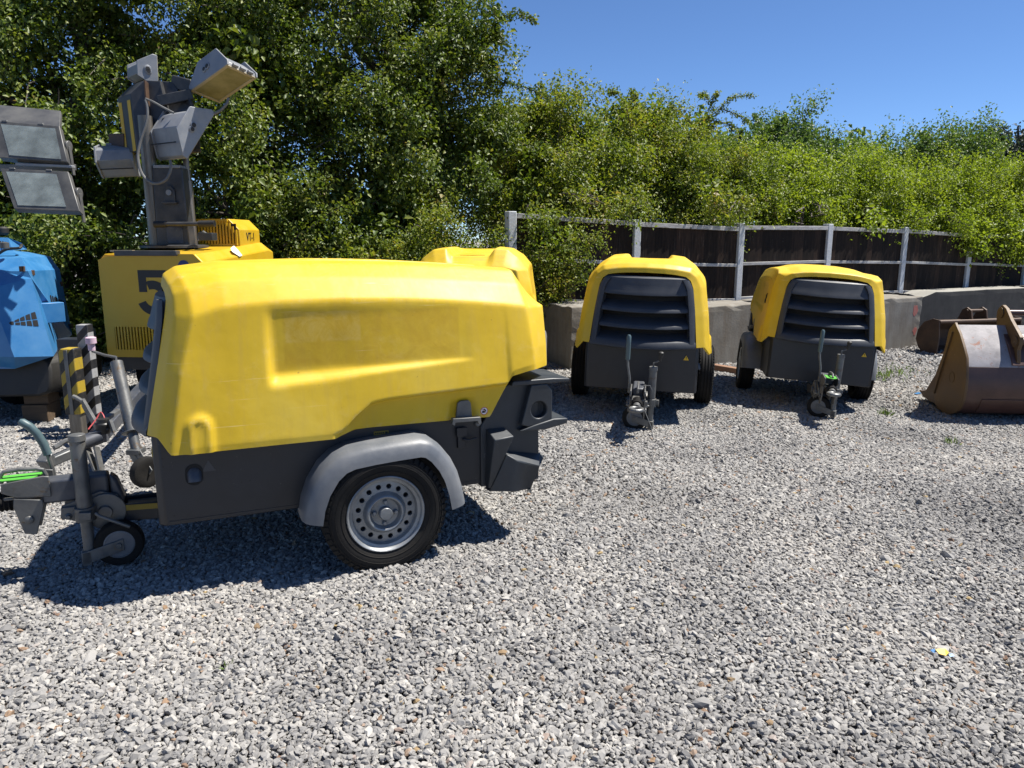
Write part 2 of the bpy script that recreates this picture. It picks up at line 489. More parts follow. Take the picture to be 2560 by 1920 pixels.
M['leaf_maple'] = leaf_mat('dark_hedge_leaf', [(0.0, (0.034, 0.062, 0.010)), (0.30, (0.068, 0.108, 0.016)), (0.60, (0.125, 0.165, 0.026)), (0.85, (0.205, 0.225, 0.044)), (1.0, (0.215, 0.160, 0.068))], 0.28, 0.4)
M['leaf_haw'] = leaf_mat('hawthorn_leaf', [(0.0, (0.060, 0.098, 0.014)), (0.35, (0.115, 0.160, 0.020)), (0.62, (0.175, 0.205, 0.028)), (0.80, (0.225, 0.225, 0.040)), (0.90, (0.235, 0.180, 0.060)), (1.0, (0.220, 0.130, 0.062))], 0.38, 0.35)
M['leaf_light'] = leaf_mat('pale_spring_leaf', [(0.0, (0.100, 0.150, 0.016)), (0.5, (0.180, 0.235, 0.024)), (1.0, (0.265, 0.300, 0.040))], 0.42, 0.35)
M['leaf_far'] = leaf_mat('far_tree_leaf', [(0.0, (0.050, 0.092, 0.026)), (0.5, (0.090, 0.150, 0.038)), (1.0, (0.150, 0.205, 0.055))], 0.3, 0.35)
M['leaf_conifer'] = leaf_mat('dark_conifer_needle', [(0.0, (0.018, 0.030, 0.022)), (1.0, (0.04, 0.055, 0.038))], 0.12)
M['grass'] = leaf_mat('weed_blade', [(0.0, (0.07, 0.13, 0.02)), (1.0, (0.16, 0.22, 0.05))], 0.3)
M['stone'] = stone_mat()
M['bed'] = ground_mat()


# ------------------------------------------------------------------ mesh builder
class MB:
    def __init__(self):
        self.v = []
        self.f = []
        self.mi = []
        self.m = 0

    def add(self, vs, fs):
        o = len(self.v)
        self.v += [tuple(p) for p in vs]
        for f in fs:
            self.f.append(tuple(i + o for i in f))
            self.mi.append(self.m)
        return self

    def box(self, x0, x1, y0, y1, z0, z1):
        vs = [(x, y, z) for x in (x0, x1) for y in (y0, y1) for z in (z0, z1)]
        return self.add(vs, [(0, 1, 3, 2), (4, 6, 7, 5), (0, 4, 5, 1), (2, 3, 7, 6), (0, 2, 6, 4), (1, 5, 7, 3)])

    def obox(self, c, ax, ay, az, hx, hy, hz):
        """oriented box: centre, three unit axes, half sizes"""
        c, ax, ay, az = Vector(c), Vector(ax), Vector(ay), Vector(az)
        vs = [c + ax * (sx * hx) + ay * (sy * hy) + az * (sz * hz) for sx in (-1, 1) for sy in (-1, 1) for sz in (-1, 1)]
        return self.add(vs, [(0, 1, 3, 2), (4, 6, 7, 5), (0, 4, 5, 1), (2, 3, 7, 6), (0, 2, 6, 4), (1, 5, 7, 3)])

    def bar(self, a, b, w, h, up=(0, 0, 1)):
        """rectangular bar from a to b, width w (sideways), height h"""
        a, b = Vector(a), Vector(b)
        d = (b - a).normalized()
        s = d.cross(Vector(up)).normalized()
        t = s.cross(d).normalized()
        return self.obox((a + b) / 2, d, s, t, (b - a).length / 2, w / 2, h / 2)

    def prism(self, poly, axis, a, b, fn=None):
        """extrude a 2D polygon along axis ('x','y','z') from a to b; fn maps (p,q,t)->xyz"""
        if fn is None:
            fn = {'x': lambda p, q, t: (t, p, q), 'y': lambda p, q, t: (p, t, q), 'z': lambda p, q, t: (p, q, t)}[axis]
        n = len(poly)
        vs = [fn(p, q, a) for p, q in poly] + [fn(p, q, b) for p, q in poly]
        fs = [tuple(range(n - 1, -1, -1)), tuple(range(n, 2 * n))]
        fs += [(i, (i + 1) % n, (i + 1) % n + n, i + n) for i in range(n)]
        return self.add(vs, fs)

    def loft(self, rings, closed=True, caps=True):
        n = len(rings[0])
        vs = [p for r in rings for p in r]
        fs = []
        for i in range(len(rings) - 1):
            for k in range(n if closed else n - 1):
                k2 = (k + 1) % n
                fs.append((i * n + k, i * n + k2, (i + 1) * n + k2, (i + 1) * n + k))
        if caps and closed:
            fs.append(tuple(range(n - 1, -1, -1)))
            fs.append(tuple((len(rings) - 1) * n + k for k in range(n)))
        return self.add(vs, fs)

    def tube(self, path, r, seg=10, caps=True):
        path = [Vector(p) for p in path]
        rr = r if isinstance(r, (list, tuple)) else [r] * len(path)
        rings = []
        ref = None
        for i, p in enumerate(path):
            d = (path[min(i + 1, len(path) - 1)] - path[max(i - 1, 0)]).normalized()
            if ref is None:
                ref = Vector((0, 0, 1)) if abs(d.z) < 0.9 else Vector((1, 0, 0))
            s = d.cross(ref).normalized()
            t = s.cross(d).normalized()
            ref = t
            rings.append([p + (s * math.cos(2 * PI * k / seg) + t * math.sin(2 * PI * k / seg)) * rr[i] for k in range(seg)])
        return self.loft(rings, True, caps)

    def lathe(self, prof, c, axis, seg=40, closed=False):
        """prof: list of (radius, along-axis)"""
        c = Vector(c)
        ax = Vector(axis).normalized()
        ref = Vector((0, 0, 1)) if abs(ax.z) < 0.9 else Vector((1, 0, 0))
        s = ax.cross(ref).normalized()
        t = ax.cross(s)
        rings = []
        for r, h in prof:
            rings.append([c + ax * h + (s * math.cos(2 * PI * k / seg) + t * math.sin(2 * PI * k / seg)) * r for k in range(seg)])
        if closed:
            rings.append(rings[0])
        return self.loft(rings, True, not closed)

    def mesh(self, name, mats, smooth=True, angle=35):
        me = bpy.data.meshes.new(name)
        me.from_pydata(self.v, [], self.f)
        for mt in mats:
            me.materials.append(mt)
        if len(mats) > 1:
            me.polygons.foreach_set('material_index', self.mi)
        if smooth:
            me.polygons.foreach_set('use_smooth', [True] * len(me.polygons))
            me.set_sharp_from_angle(angle=math.radians(angle))
        me.update()
        return me

    def build(self, name, mat, parent=None, bevel=0.0, smooth=True, angle=35, origin=None, seg=2, fix=False):
        if origin is not None:
            o = Vector(origin)
            self.v = [tuple(Vector(p) - o) for p in self.v]
        mats = mat if isinstance(mat, (list, tuple)) else [mat]
        me = self.mesh(name, [M[k] for k in mats], smooth, angle)
        if fix:
            bm = bmesh.new(); bm.from_mesh(me)
            bmesh.ops.remove_doubles(bm, verts=bm.verts, dist=1e-5)
            bmesh.ops.recalc_face_normals(bm, faces=bm.faces)
            bm.to_mesh(me); bm.free()
        ob = bpy.data.objects.new(name, me)
        COL.objects.link(ob)
        if parent is not None:
            ob.parent = parent
        if bevel:
            md = ob.modifiers.new('bevel', 'BEVEL')
            md.width = bevel
            md.segments = seg
            md.limit_method = 'ANGLE'
            md.angle_limit = math.radians(30)
        return ob


def tag(o, label=None, cat=None, group=None, kind=None):
    if label: o['label'] = label
    if cat: o['category'] = cat
    if group: o['group'] = group
    if kind: o['kind'] = kind
    return o


def empty(name, loc, label=None, cat=None, group=None, mat=None, parent=None):
    o = bpy.data.objects.new(name, None)
    o.empty_display_size = 0.2
    COL.objects.link(o)
    if mat is not None:
        o.matrix_world = mat
    else:
        o.location = loc
    if parent is not None:
        o.parent = parent
    return tag(o, label, cat, group)


def text_mesh(s, size, name, mat, parent, matrix, extrude=0.001, origin=None):
    cu = bpy.data.curves.new(name, 'FONT')
    cu.body = s
    cu.size = size
    cu.extrude = extrude
    cu.align_x = 'CENTER'
    cu.align_y = 'CENTER'
    tmp = bpy.data.objects.new(name + '_curve', cu)
    COL.objects.link(tmp)
    bpy.context.view_layer.update()
    me = bpy.data.meshes.new_from_object(tmp)
    bpy.data.objects.remove(tmp)
    bpy.data.curves.remove(cu)
    me.materials.clear()
    me.materials.append(M[mat])
    mm = matrix.copy()
    if origin is not None:
        mm = Matrix.Translation(-Vector(origin)) @ mm
    me.transform(mm)
    ob = bpy.data.objects.new(name, me)
    COL.objects.link(ob)
    ob.parent = parent
    return ob


def frame(o, x, y, z):
    m = Matrix.Identity(4)
    for i, a in enumerate((x, y, z)):
        a = Vector(a).normalized()
        for k in range(3):
            m[k][i] = a[k]
    for k in range(3):
        m[k][3] = o[k]
    return m


# ------------------------------------------------------------------ the yard
def ground():
    nx, ny = 120, 120
    xs = np.concatenate([np.array([-400, -120, -40]), np.linspace(-16, 18, nx), np.array([40, 120, 400])])
    ys = np.concatenate([np.array([-200, -40, -8]), np.linspace(-2, 22, ny), np.array([45, 120, 900])])
    X, Y = np.meshgrid(xs, ys, indexing='ij')
    Z = G(X, Y) - 0.012
    vs = np.stack([X, Y, Z], -1).reshape(-1, 3)
    n2 = len(ys)
    fs = []
    for i in range(len(xs) - 1):
        for j in range(n2 - 1):
            fs.append((i * n2 + j, (i + 1) * n2 + j, (i + 1) * n2 + j + 1, i * n2 + j + 1))
    b = MB()
    b.add(vs.tolist(), fs)
    o = b.build('gravel_yard_ground', 'bed', smooth=True, angle=180)
    tag(o, 'grey gravel yard surface', None, None, 'structure')
    return o


def gravel():
    pts, scl, var = [], [], []
    rng = np.random.default_rng(3)

    def zone(y0, y1, sp, size, lift, flat=1.0):
        ys = np.arange(y0, y1, sp)
        hw = 0.75 * y1 + 1.4
        xs = np.arange(-hw, hw, sp)
        X, Y = np.meshgrid(xs, ys)
        X = X + rng.uniform(-0.55, 0.55, X.shape) * sp
        Y = Y + rng.uniform(-0.55, 0.55, Y.shape) * sp
        k = np.abs(X) < 0.75 * Y + 1.4
        X, Y = X[k], Y[k]
        s = size * np.exp(rng.normal(0, 0.24, X.shape))
        big = rng.random(X.shape) < 0.015
        s[big] *= 1.6
        Z = G(X, Y) + rng.uniform(-0.4, 0.6, X.shape) * size * 0.5 + lift
        pts.append(np.stack([X, Y, Z], -1))
        scl.append(np.stack([s * rng.uniform(0.95, 1.5, X.shape), s * rng.uniform(0.7, 1.05, X.shape), s * rng.uniform(0.5, 0.8, X.shape) * flat], -1))
    zone(1.3, 4.2, 0.0155, 0.0086, 0.000)
    zone(1.3, 4.2, 0.022, 0.0094, 0.005)
    zone(4.2, 7.0, 0.0185, 0.0104, 0.0)
    zone(7.0, 10.0, 0.026, 0.0135, 0.0)
    zone(10.0, 13.5, 0.05, 0.020, 0.0)
    p = np.concatenate(pts)
    s = np.concatenate(scl)
    n = len(p)
    rot = np.stack([rng.normal(0, 0.42, n), rng.normal(0, 0.42, n), rng.uniform(0, 2 * PI, n)], -1)
    me = bpy.data.meshes.new('gravel_stones')
    me.vertices.add(n)
    me.vertices.foreach_set('co', p.astype(np.float32).ravel())
    for nm, arr in (('rot', rot), ('scl', s)):
        a = me.attributes.new(nm, 'FLOAT_VECTOR', 'POINT')
        a.data.foreach_set('vector', arr.astype(np.float32).ravel())
    a = me.attributes.new('pick', 'INT', 'POINT')
    a.data.foreach_set('value', rng.integers(0, 7, n).astype(np.int32))
    me.update()
    ob = bpy.data.objects.new('gravel_stones', me)
    COL.objects.link(ob)
    tag(ob, 'loose grey angular gravel stones covering the yard', 'gravel', None, 'stuff')
    ng = bpy.data.node_groups.new('scatter_stones', 'GeometryNodeTree')
    ng.interface.new_socket('Geometry', in_out='INPUT', socket_type='NodeSocketGeometry')
    ng.interface.new_socket('Geometry', in_out='OUTPUT', socket_type='NodeSocketGeometry')
    N, L = ng.nodes, ng.links
    gi = N.new('NodeGroupInput'); go = N.new('NodeGroupOutput')
    join = N.new('GeometryNodeJoinGeometry')
    for k in range(7):
        ico = N.new('GeometryNodeMeshIcoSphere')
        ico.inputs['Radius'].default_value = 1.0
        ico.inputs['Subdivisions'].default_value = 2
        sp = N.new('GeometryNodeSetPosition')
        ns = N.new('ShaderNodeTexNoise')
        ns.noise_dimensions = '4D'
        ns.inputs['W'].default_value = 3.7 * k + 1
        ns.inputs['Scale'].default_value = 0.85
        ns.inputs['Detail'].default_value = 1.2
        L.new(N.new('GeometryNodeInputPosition').outputs[0], ns.inputs['Vector'])
        sub = N.new('ShaderNodeVectorMath'); sub.operation = 'SUBTRACT'
        sub.inputs[1].default_value = (0.5, 0.5, 0.5)
        L.new(ns.outputs['Color'], sub.inputs[0])
        mul = N.new('ShaderNodeVectorMath'); mul.operation = 'SCALE'
        mul.inputs['Scale'].default_value = 1.9
        L.new(sub.outputs[0], mul.inputs[0])
        L.new(ico.outputs[0], sp.inputs['Geometry'])
        L.new(mul.outputs[0], sp.inputs['Offset'])
        sm = N.new('GeometryNodeSetMaterial')
        sm.inputs['Material'].default_value = M['stone']
        L.new(sp.outputs[0], sm.inputs['Geometry'])
        gti = N.new('GeometryNodeGeometryToInstance')
        L.new(sm.outputs[0], gti.inputs[0])
        L.new(gti.outputs[0], join.inputs[0])
    iop = N.new('GeometryNodeInstanceOnPoints')
    iop.inputs['Pick Instance'].default_value = True
    for nm, sock, dt in (('rot', 'Rotation', 'FLOAT_VECTOR'), ('scl', 'Scale', 'FLOAT_VECTOR'), ('pick', 'Instance Index', 'INT')):
        na = N.new('GeometryNodeInputNamedAttribute')
        na.data_type = dt
        na.inputs['Name'].default_value = nm
        if nm == 'rot':
            e = N.new('FunctionNodeEulerToRotation')
            L.new(na.outputs[0], e.inputs[0])
            L.new(e.outputs[0], iop.inputs[sock])
        else:
            L.new(na.outputs[0], iop.inputs[sock])
    L.new(gi.outputs[0], iop.inputs['Points'])
    L.new(join.outputs[0], iop.inputs['Instance'])
    L.new(iop.outputs[0], go.inputs[0])
    md = ob.modifiers.new('scatter', 'NODES')
    md.node_group = ng
    return ob


ground()
gravel()

# ------------------------------------------------------------------ fence
FP0 = Vector((1.685, 10.33, 0)); FD = Vector((0.8795, 0.4759, 0)).normalized()
FN = Vector((FD.y, -FD.x, 0))                       # towards the yard
POST_TOP = {-3: 1.90, -2: 1.88, -1: 1.85, 0: 1.775, 1: 1.745, 2: 1.755, 3: 1.72, 4: 1.65, 5: 1.58, 6: 1.53, 7: 1.5}
BAY = 1.935


def fence():
    base = FP0 + Vector((0, 0, g(FP0.x, FP0.y)))
    root = empty('closeboard_fence', base, 'black closeboard fence with white rails and pale concrete posts behind the blocks', 'fence')
    rng = np.random.default_rng(5)
    for i in range(-1, 8):
        p = FP0 + FD * (BAY * i)
        zt = POST_TOP[i]
        zg = g(p.x, p.y)
        b = MB()
        hw = 0.055
        b.obox((p.x, p.y, (zt + zg) / 2 - 0.1), FD, FN, (0, 0, 1), hw, 0.06, (zt - zg) / 2 + 0.1)
        b.build('post', 'post', root, bevel=0.008, origin=base)
        if i == 7:
            break
        q = FP0 + FD * (BAY * (i + 1))
        z0, z1 = POST_TOP[i] - 0.03, POST_TOP[i + 1] - 0.03
        if i == 0:
            z0 -= 0.0; z1 -= 0.02
        drop = rng.uniform(-0.012, 0.012)
        a0 = p + FD * 0.06
        a1 = q - FD * 0.06

        def at(t, dz, off):
            w = a0.lerp(a1, t) + FN * off
            w.z = z0 + (z1 - z0) * t + dz
            return w
        for dz, th in ((-0.03 + drop, 0.060), (-0.56 + drop, 0.045), (-1.08, 0.045)):
            b = MB()
            b.bar(at(0, dz, 0.035), at(1, dz, 0.035), 0.04, th)
            b.build('rail', 'wood_rail', root, bevel=0.004, origin=base)
        nb = 14
        for k in range(nb):
            t0, t1 = k / nb, (k + 1) / nb
            lean = rng.uniform(-0.003, 0.003)
            off = 0.004 + rng.uniform(-0.003, 0.003)
            top = -0.005 + rng.uniform(-0.008, 0.004)
            A, B = at(t0, top, off), at(t1 + 0.012 / 1.8, top, off + 0.012)
            A2, B2 = at(t0 + lean, -1.22, off), at(t1 + lean + 0.012 / 1.8, -1.22, off + 0.012)
            th = FN * -0.014
            b = MB()
            b.add([A, B, B2, A2, A + th, B + th, B2 + th, A2 + th],
                  [(0, 3, 2, 1), (4, 5, 6, 7), (0, 1, 5, 4), (1, 2, 6, 5), (2, 3, 7, 6), (3, 0, 4, 7)])
            b.build('board', 'wood_dark', root, smooth=False, origin=base)
        # gravel board under the panel
        b = MB()
        b.bar(at(0, -1.36, 0.0), at(1, -1.36, 0.0), 0.05, 0.27)
        b.build('gravel_board', 'post', root, bevel=0.006, origin=base)


fence()


# ------------------------------------------------------------------ concrete blocks
def block(name, x, y, ang, L, W, H, mat, label, notch=False, extra=None, zoff=0.0):
    d = Vector((math.cos(ang), math.sin(ang), 0))
    n = Vector((d.y, -d.x, 0))
    z = g(x, y) + zoff
    root_loc = Vector((x, y, z))
    rng = np.random.default_rng(int(abs(x * 100)) + 3)
    nx, nz = 24, 12
    bm = bmesh.new()
    bmesh.ops.create_cube(bm, size=1.0)
    bmesh.ops.scale(bm, vec=(L, W, H), verts=bm.verts)
    bmesh.ops.translate(bm, vec=(0, 0, H / 2), verts=bm.verts)
    bmesh.ops.subdivide_edges(bm, edges=bm.edges, cuts=9, use_grid_fill=True)
    for v in bm.verts:
        edge = (abs(abs(v.co.x) - L / 2) < 1e-4) + (abs(abs(v.co.y) - W / 2) < 1e-4) + (abs(v.co.z - H) < 1e-4)
        if edge >= 2:
            k = rng.uniform(0.0, 0.022)
            v.co.z -= k * (v.co.z > H - 1e-3)
            v.co.x -= np.sign(v.co.x) * k * 0.6 * (abs(abs(v.co.x) - L / 2) < 1e-4)
            v.co.y -= np.sign(v.co.y) * k * 0.6 * (abs(abs(v.co.y) - W / 2) < 1e-4)
        if notch and v.co.z > H - 1e-3 - 0.03 and -L * 0.5 + 0.25 < v.co.x < -L * 0.5 + 0.65:
            v.co.z -= 0.09
    me = bpy.data.meshes.new(name)
    bm.to_mesh(me); bm.free()
    me.materials.append(M[mat])
    if notch:
        me.materials.append(M['concrete_top'])
        for p in me.polygons:
            if p.normal.z > 0.5 and p.center.z > H * .6:
                p.material_index = 1
    ob = bpy.data.objects.new(name, me)
    COL.objects.link(ob)
    ob.location = root_loc
    ob.rotation_euler = (0, 0, ang)
    md = ob.modifiers.new('bevel', 'BEVEL'); md.width = 0.012; md.segments = 2; md.limit_method = 'ANGLE'
    tag(ob, label, 'concrete block', 'concrete blocks along the fence')
    if extra:
        extra(ob, L, W, H)
    return ob


def fence_off(x, off):
    t = (x - FP0.x) / FD.x
    p = FP0 + FD * t + FN * off
    return p


FA = math.atan2(FD.y, FD.x)


def red_marks(ob, L, W, H):
    for (cx, cz, r, s) in ((L / 2 - 0.17, H * 0.74, 0.085, 1), (L / 2 - 0.13, H * 0.33, 0.06, 2)):
        rng = np.random.default_rng(s)
        n = 16
        pts = [(cx + math.cos(2 * PI * k / n) * r * rng.uniform(0.5, 1.1), cz + math.sin(2 * PI * k / n) * r * rng.uniform(0.7, 1.3)) for k in range(n)]
        b = MB()
        b.prism(pts, 'y', -W / 2 - 0.002, -W / 2 + 0.01)
        b.build('spray_mark', 'red_spray', ob)


p = fence_off(0.95, 0.62)
block('concrete_block', p.x - 0.02, p.y, FA, 1.6, 0.72, 0.79, 'concrete', 'rust-streaked beige concrete block between the two twin-hump compressors')
p = fence_off(2.37, 0.62)
block('concrete_block', p.x, p.y, FA, 1.6, 0.72, 0.80, 'concrete', 'pale concrete block with a brick lying at its foot')
p = fence_off(3.95, 0.50)
block('concrete_block', p.x, p.y, FA, 1.5, 0.72, 0.80, 'concrete', 'concrete block hidden behind the compressor marked with a scribble')
p = fence_off(5.42, 0.60)
block('concrete_block', p.x, p.y, FA, 1.6, 0.72, 0.82, 'concrete', 'concrete block end with two red spray paint marks', extra=red_marks)
p = fence_off(7.9, 0.42)
block('concrete_barrier', p.x - 0.10, p.y - .05, FA - 0.03, 3.5, 0.5, 0.86, 'concrete_dark', 'long dark shade-painted concrete barrier with a notch in its pale top', notch=True)
p = fence_off(10.8, 0.40)
block('concrete_barrier', p.x + 0.25, p.y, FA - 0.03, 3.2, 0.5, 0.86, 'concrete_dark', 'dark shade-painted concrete barrier beyond the rusty buckets at the end of the row')

b = MB()
pb = Vector((2.72, 9.26, 0)); zb_ = g(2.72, 9.26)
b.obox((0, 0, 0.04), (math.cos(-0.5), math.sin(-0.5), 0), (math.sin(0.5), math.cos(0.5), 0), (0, 0, 1), 0.16, 0.055, 0.045)
o = b.build('brick', 'brick', bevel=0.006)
o.location = (pb.x, pb.y, zb_ - 0.01)
o.rotation_euler = (0.06, 0.1, 0.2)
tag(o, 'loose orange brick lying on gravel against a concrete block', 'brick')


# ------------------------------------------------------------------ towable compressors
def canopy_mesh(ridge=True):
    """hand-set section lines lofted to a dense grid, softened like rotomoulded plastic. x forward, y left, z up"""
    def sec(x, zb, zc, yl, ym, belt, yb, sh, ro, ri, va, ce, front=None):
        """one half section: list of 11 points (x,y,z)"""
        rec = zc is not None
        if rec:
            k = [(x, yl - 0.015, zb), (x, yl, zb), (x, yl + 0.005, zc - 0.012), (x, ym, zc)]
        else:
            k = [(x, ym - 0.015, zb), (x, ym, zb), (x, ym + 0.0003, zb + 0.014), (x, ym + 0.0006, zb + 0.028)]
        k += [(x, ym + (yb - ym) * (0.96 - k[3][2]) / (belt - k[3][2]), 0.96), (x, yb, belt), (x,) + sh, (x,) + ro, (x,) + ri, (x,) + va, (x, 0, ce)]
        return k
    S = []
    # rim round the grille, the rounded lip behind it, the soft front edge of the side
    S.append([(.957, .440, .698), (.957, .455, .698), (.954, .453, .713), (.951, .451, .728), (.900, .428, .96), (.852, .396, 1.19),
              (.842, .370, 1.252), (.846, .326, 1.284), (.855, .24, 1.298), (.863, .15, 1.305), (.868, 0, 1.309)])
    S.append([(.914, .508, .700), (.914, .526, .700), (.911, .525, .715), (.908, .524, .730), (.862, .498, .96), (.812, .458, 1.20),
              (.812, .415, 1.282), (.828, .358, 1.322), (.842, .25, 1.340), (.852, .15, 1.348), (.857, 0, 1.352)])
    S.append([(.868, .560, .630), (.868, .577, .630), (.865, .576, .645), (.862, .575, .660), (.808, .545, .96), (.742, .508, 1.195),
              (.755, .445, 1.300), (.780, .372, 1.356), (.795, .25, 1.374), (.803, .15, 1.382), (.806, 0, 1.385)])
    S.append(sec(.62, .631, None, 0, .581, 1.232, .510, (.432, 1.336), (.352, 1.384), (.25, 1.400), (.17, 1.405), 1.406))
    S.append(sec(.40, .632, None, 0, .583, 1.247, .512, (.432, 1.342), (.346, 1.394), (.24, 1.408), (.18, 1.404), 1.402))
    S.append(sec(.20, .632, None, 0, .583, 1.248, .512, (.430, 1.342), (.342, 1.398), (.225, 1.412), (.18, 1.382), 1.380))
    S.append(sec(.17, .634, .660, .548, .583, 1.248, .512, (.430, 1.342), (.342, 1.398), (.222, 1.412), (.18, 1.376), 1.374))
    S.append(sec(.10, .653, .728, .528, .578, 1.247, .512, (.429, 1.340), (.341, 1.398), (.220, 1.411), (.176, 1.364), 1.362))
    S.append(sec(.03, .654, .780, .527, .573, 1.246, .512, (.429, 1.338), (.340, 1.397), (.220, 1.410), (.174, 1.356), 1.354))
    S.append(sec(-.05, .653, .792, .527, .572, 1.244, .511, (.429, 1.335), (.340, 1.395), (.220, 1.408), (.172, 1.350), 1.348))
    S.append(sec(-.22, .651, .800, .526, .571, 1.237, .510, (.428, 1.327), (.339, 1.389), (.220, 1.402), (.170, 1.338), 1.336))
    S.append(sec(-.42, .648, .808, .525, .570, 1.221, .509, (.427, 1.313), (.337, 1.378), (.218, 1.390), (.168, 1.324), 1.322))
    S.append(sec(-.565, .646, .815, .525, .569, 1.207, .508, (.426, 1.302), (.335, 1.369), (.216, 1.380), (.166, 1.313), 1.311))
    S.append(sec(-.645, .805, .820, .545, .568, 1.198, .507, (.425, 1.296), (.334, 1.364), (.216, 1.374), (.166, 1.308), 1.306))
    S.append(sec(-.667, .852, None, 0, .566, 1.196, .507, (.424, 1.294), (.333, 1.362), (.216, 1.373), (.166, 1.306), 1.305))
    S.append(sec(-.762, .872, None, 0, .564, 1.184, .506, (.422, 1.284), (.330, 1.356), (.216, 1.366), (.166, 1.299), 1.298))
    S.append([(-.795, .545, .875), (-.795, .560, .875), (-.794, .559, .890), (-.793, .558, .905), (-.787, .548, .98), (-.776, .500, 1.180),
              (-.782, .412, 1.268), (-.778, .325, 1.336), (-.778, .216, 1.346), (-.775, .163, 1.286), (-.775, 0, 1.285)])
    S.append([(-.905, .450, .874), (-.905, .460, .874), (-.905, .460, .889), (-.905, .459, .904), (-.905, .452, .98), (-.900, .415, 1.180),
              (-.893, .35, 1.194), (-.890, .29, 1.200), (-.890, .20, 1.204), (-.890, .14, 1.200), (-.890, 0, 1.199)])
    S.append([(-.908, .30, .874), (-.908, .31, .874), (-.908, .31, .92), (-.908, .31, .97), (-.908, .31, 1.02), (-.905, .30, 1.10),
              (-.902, .25, 1.13), (-.900, .20, 1.14), (-.898, .14, 1.15), (-.896, .1, 1.15), (-.895, 0, 1.155)])
    S.append([(-.908, 0, .874), (-.908, 0, .876), (-.908, 0, .90), (-.908, 0, .93), (-.908, 0, .96), (-.906, 0, 1.0),
              (-.905, 0, 1.03), (-.905, 0, 1.06), (-.904, 0, 1.08), (-.903, 0, 1.10), (-.902, 0, 1.12)])
    S = np.array(S, float)
    if not ridge:                               # the smooth-topped model
        nS = len(S)
        for i in range(2, nS - 3):
            c = S[i, 7, 2]
            S[i, 7] = (S[i, 7, 0], .365, c - 0.030)
            S[i, 8] = (S[i, 8, 0], .28, c - 0.003)
            S[i, 9] = (S[i, 9, 0], .16, c + 0.010)
            S[i, 10, 2] = c + 0.014
            S[i, 6, 1] += 0.03
            S[i, 6, 2] += 0.012
    cnt_k = [1, 9, 4, 22, 17, 10, 8, 8, 7, 12]
    # resample along the section
    cols = []
    for a, c in enumerate(cnt_k):
        for t in range(c):
            f = t / c
            cols.append(S[:, a] * (1 - f) + S[:, a + 1] * f)
    cols.append(S[:, -1])
    Gd = np.stack(cols, 1)                       # stations x section
    rows = []
    for i in range(len(S) - 1):
        dx = np.abs(S[i + 1, :, :] - S[i, :, :]).max()
        c = max(2, int(round(dx / 0.013)))
        for t in range(c):
            f = t / c
            rows.append(Gd[i] * (1 - f) + Gd[i + 1] * f)
    rows.append(Gd[-1])
    Q = np.array(rows)                           # (R, K, 3)
    x, y, zz = Q[..., 0], Q[..., 1], Q[..., 2]
    side = (y > 0.47) & (zz < 1.26)
    # recessed side panel: deep at the front end, running out to nothing towards the back
    u = np.clip((0.455 - x) / 0.95, 0, 1)
    zlow = 0.885 + 0.062 * u
    dep = (0.007 + 0.112 * np.clip(1.215 - zz, 0, 1)) * (1 - u) ** 0.7
    msk = np.clip((0.462 - x) / 0.026, 0, 1) * np.clip((zz - zlow) / (0.036 * (1 - u) ** 0.6 + 0.004), 0, 1) * (1 - sstep(1.18, 1.232, zz)) * (1 - sstep(0.93, 1.0, u))
    y = y - np.where(side, dep * msk, 0)
    # raised arch boss at the front lower corner
    dxb = x - 0.752
    rad = np.where(zz > 0.735, np.hypot(dxb, zz - 0.735), np.abs(dxb))
    bo = (1 - sstep(0.038, 0.058, rad)) * 0.020 * (zz < 0.82)
    hol = (1 - sstep(0.026, 0.036, rad)) * 0.009 * (zz < 0.82)
    y = y + np.where(side, bo - hol, 0)
    # pocket for the latch
    la = sstep(-0.50, -0.48, x) * (1 - sstep(-0.37, -0.35, x)) * (1 - sstep(0.74, 0.76, zz)) * (y < 0.548)
    y = y - np.where(y > 0.5, 0.018 * la, 0)
    Q = np.stack([x, y, zz], -1)
    for it in range(1):
        A = Q.copy()
        A[1:-1, 1:-1] = (Q[1:-1, 1:-1] * 2 + Q[:-2, 1:-1] + Q[2:, 1:-1] + Q[1:-1, :-2] + Q[1:-1, 2:]) / 6
        A[1:-1, -1] = (Q[1:-1, -1] * 2 + Q[:-2, -1] + Q[2:, -1]) / 4
        A[1:-1, -1, 1] = 0
        A[0, 1:-1] = (Q[0, 1:-1] * 2 + Q[0, :-2] + Q[0, 2:]) / 4
        Q = A
    R, K = Q.shape[:2]
    full = np.concatenate([Q, (Q[:, -2::-1] * np.array([1, -1, 1]))], 1)
    K2 = full.shape[1]
    b = MB()
    fs = []
    for i in range(R - 1):
        for k in range(K2 - 1):
            fs.append((i * K2 + k, i * K2 + k + 1, (i + 1) * K2 + k + 1, (i + 1) * K2 + k))
    b.add(full.reshape(-1, 3).tolist(), fs)
    me = b.mesh('canopy', [M['canopy']], True, 60)
    bm = bmesh.new(); bm.from_mesh(me)
    bmesh.ops.remove_doubles(bm, verts=bm.verts, dist=1e-4)
    bmesh.ops.recalc_face_normals(bm, faces=bm.faces)
    bm.to_mesh(me); bm.free()
    return me


CANOPY = {True: canopy_mesh(True), False: canopy_mesh(False)}


def add_mesh(name, me, parent):
    o = bpy.data.objects.new(name, me)
    COL.objects.link(o)
    o.parent = parent
    return o


def rim_x(z):
    return .957 - (z - .698) * .213


def rim_w(z):
    return float(np.interp(z, [.70, 1.0, 1.19, 1.265], [.446, .418, .390, .345]))


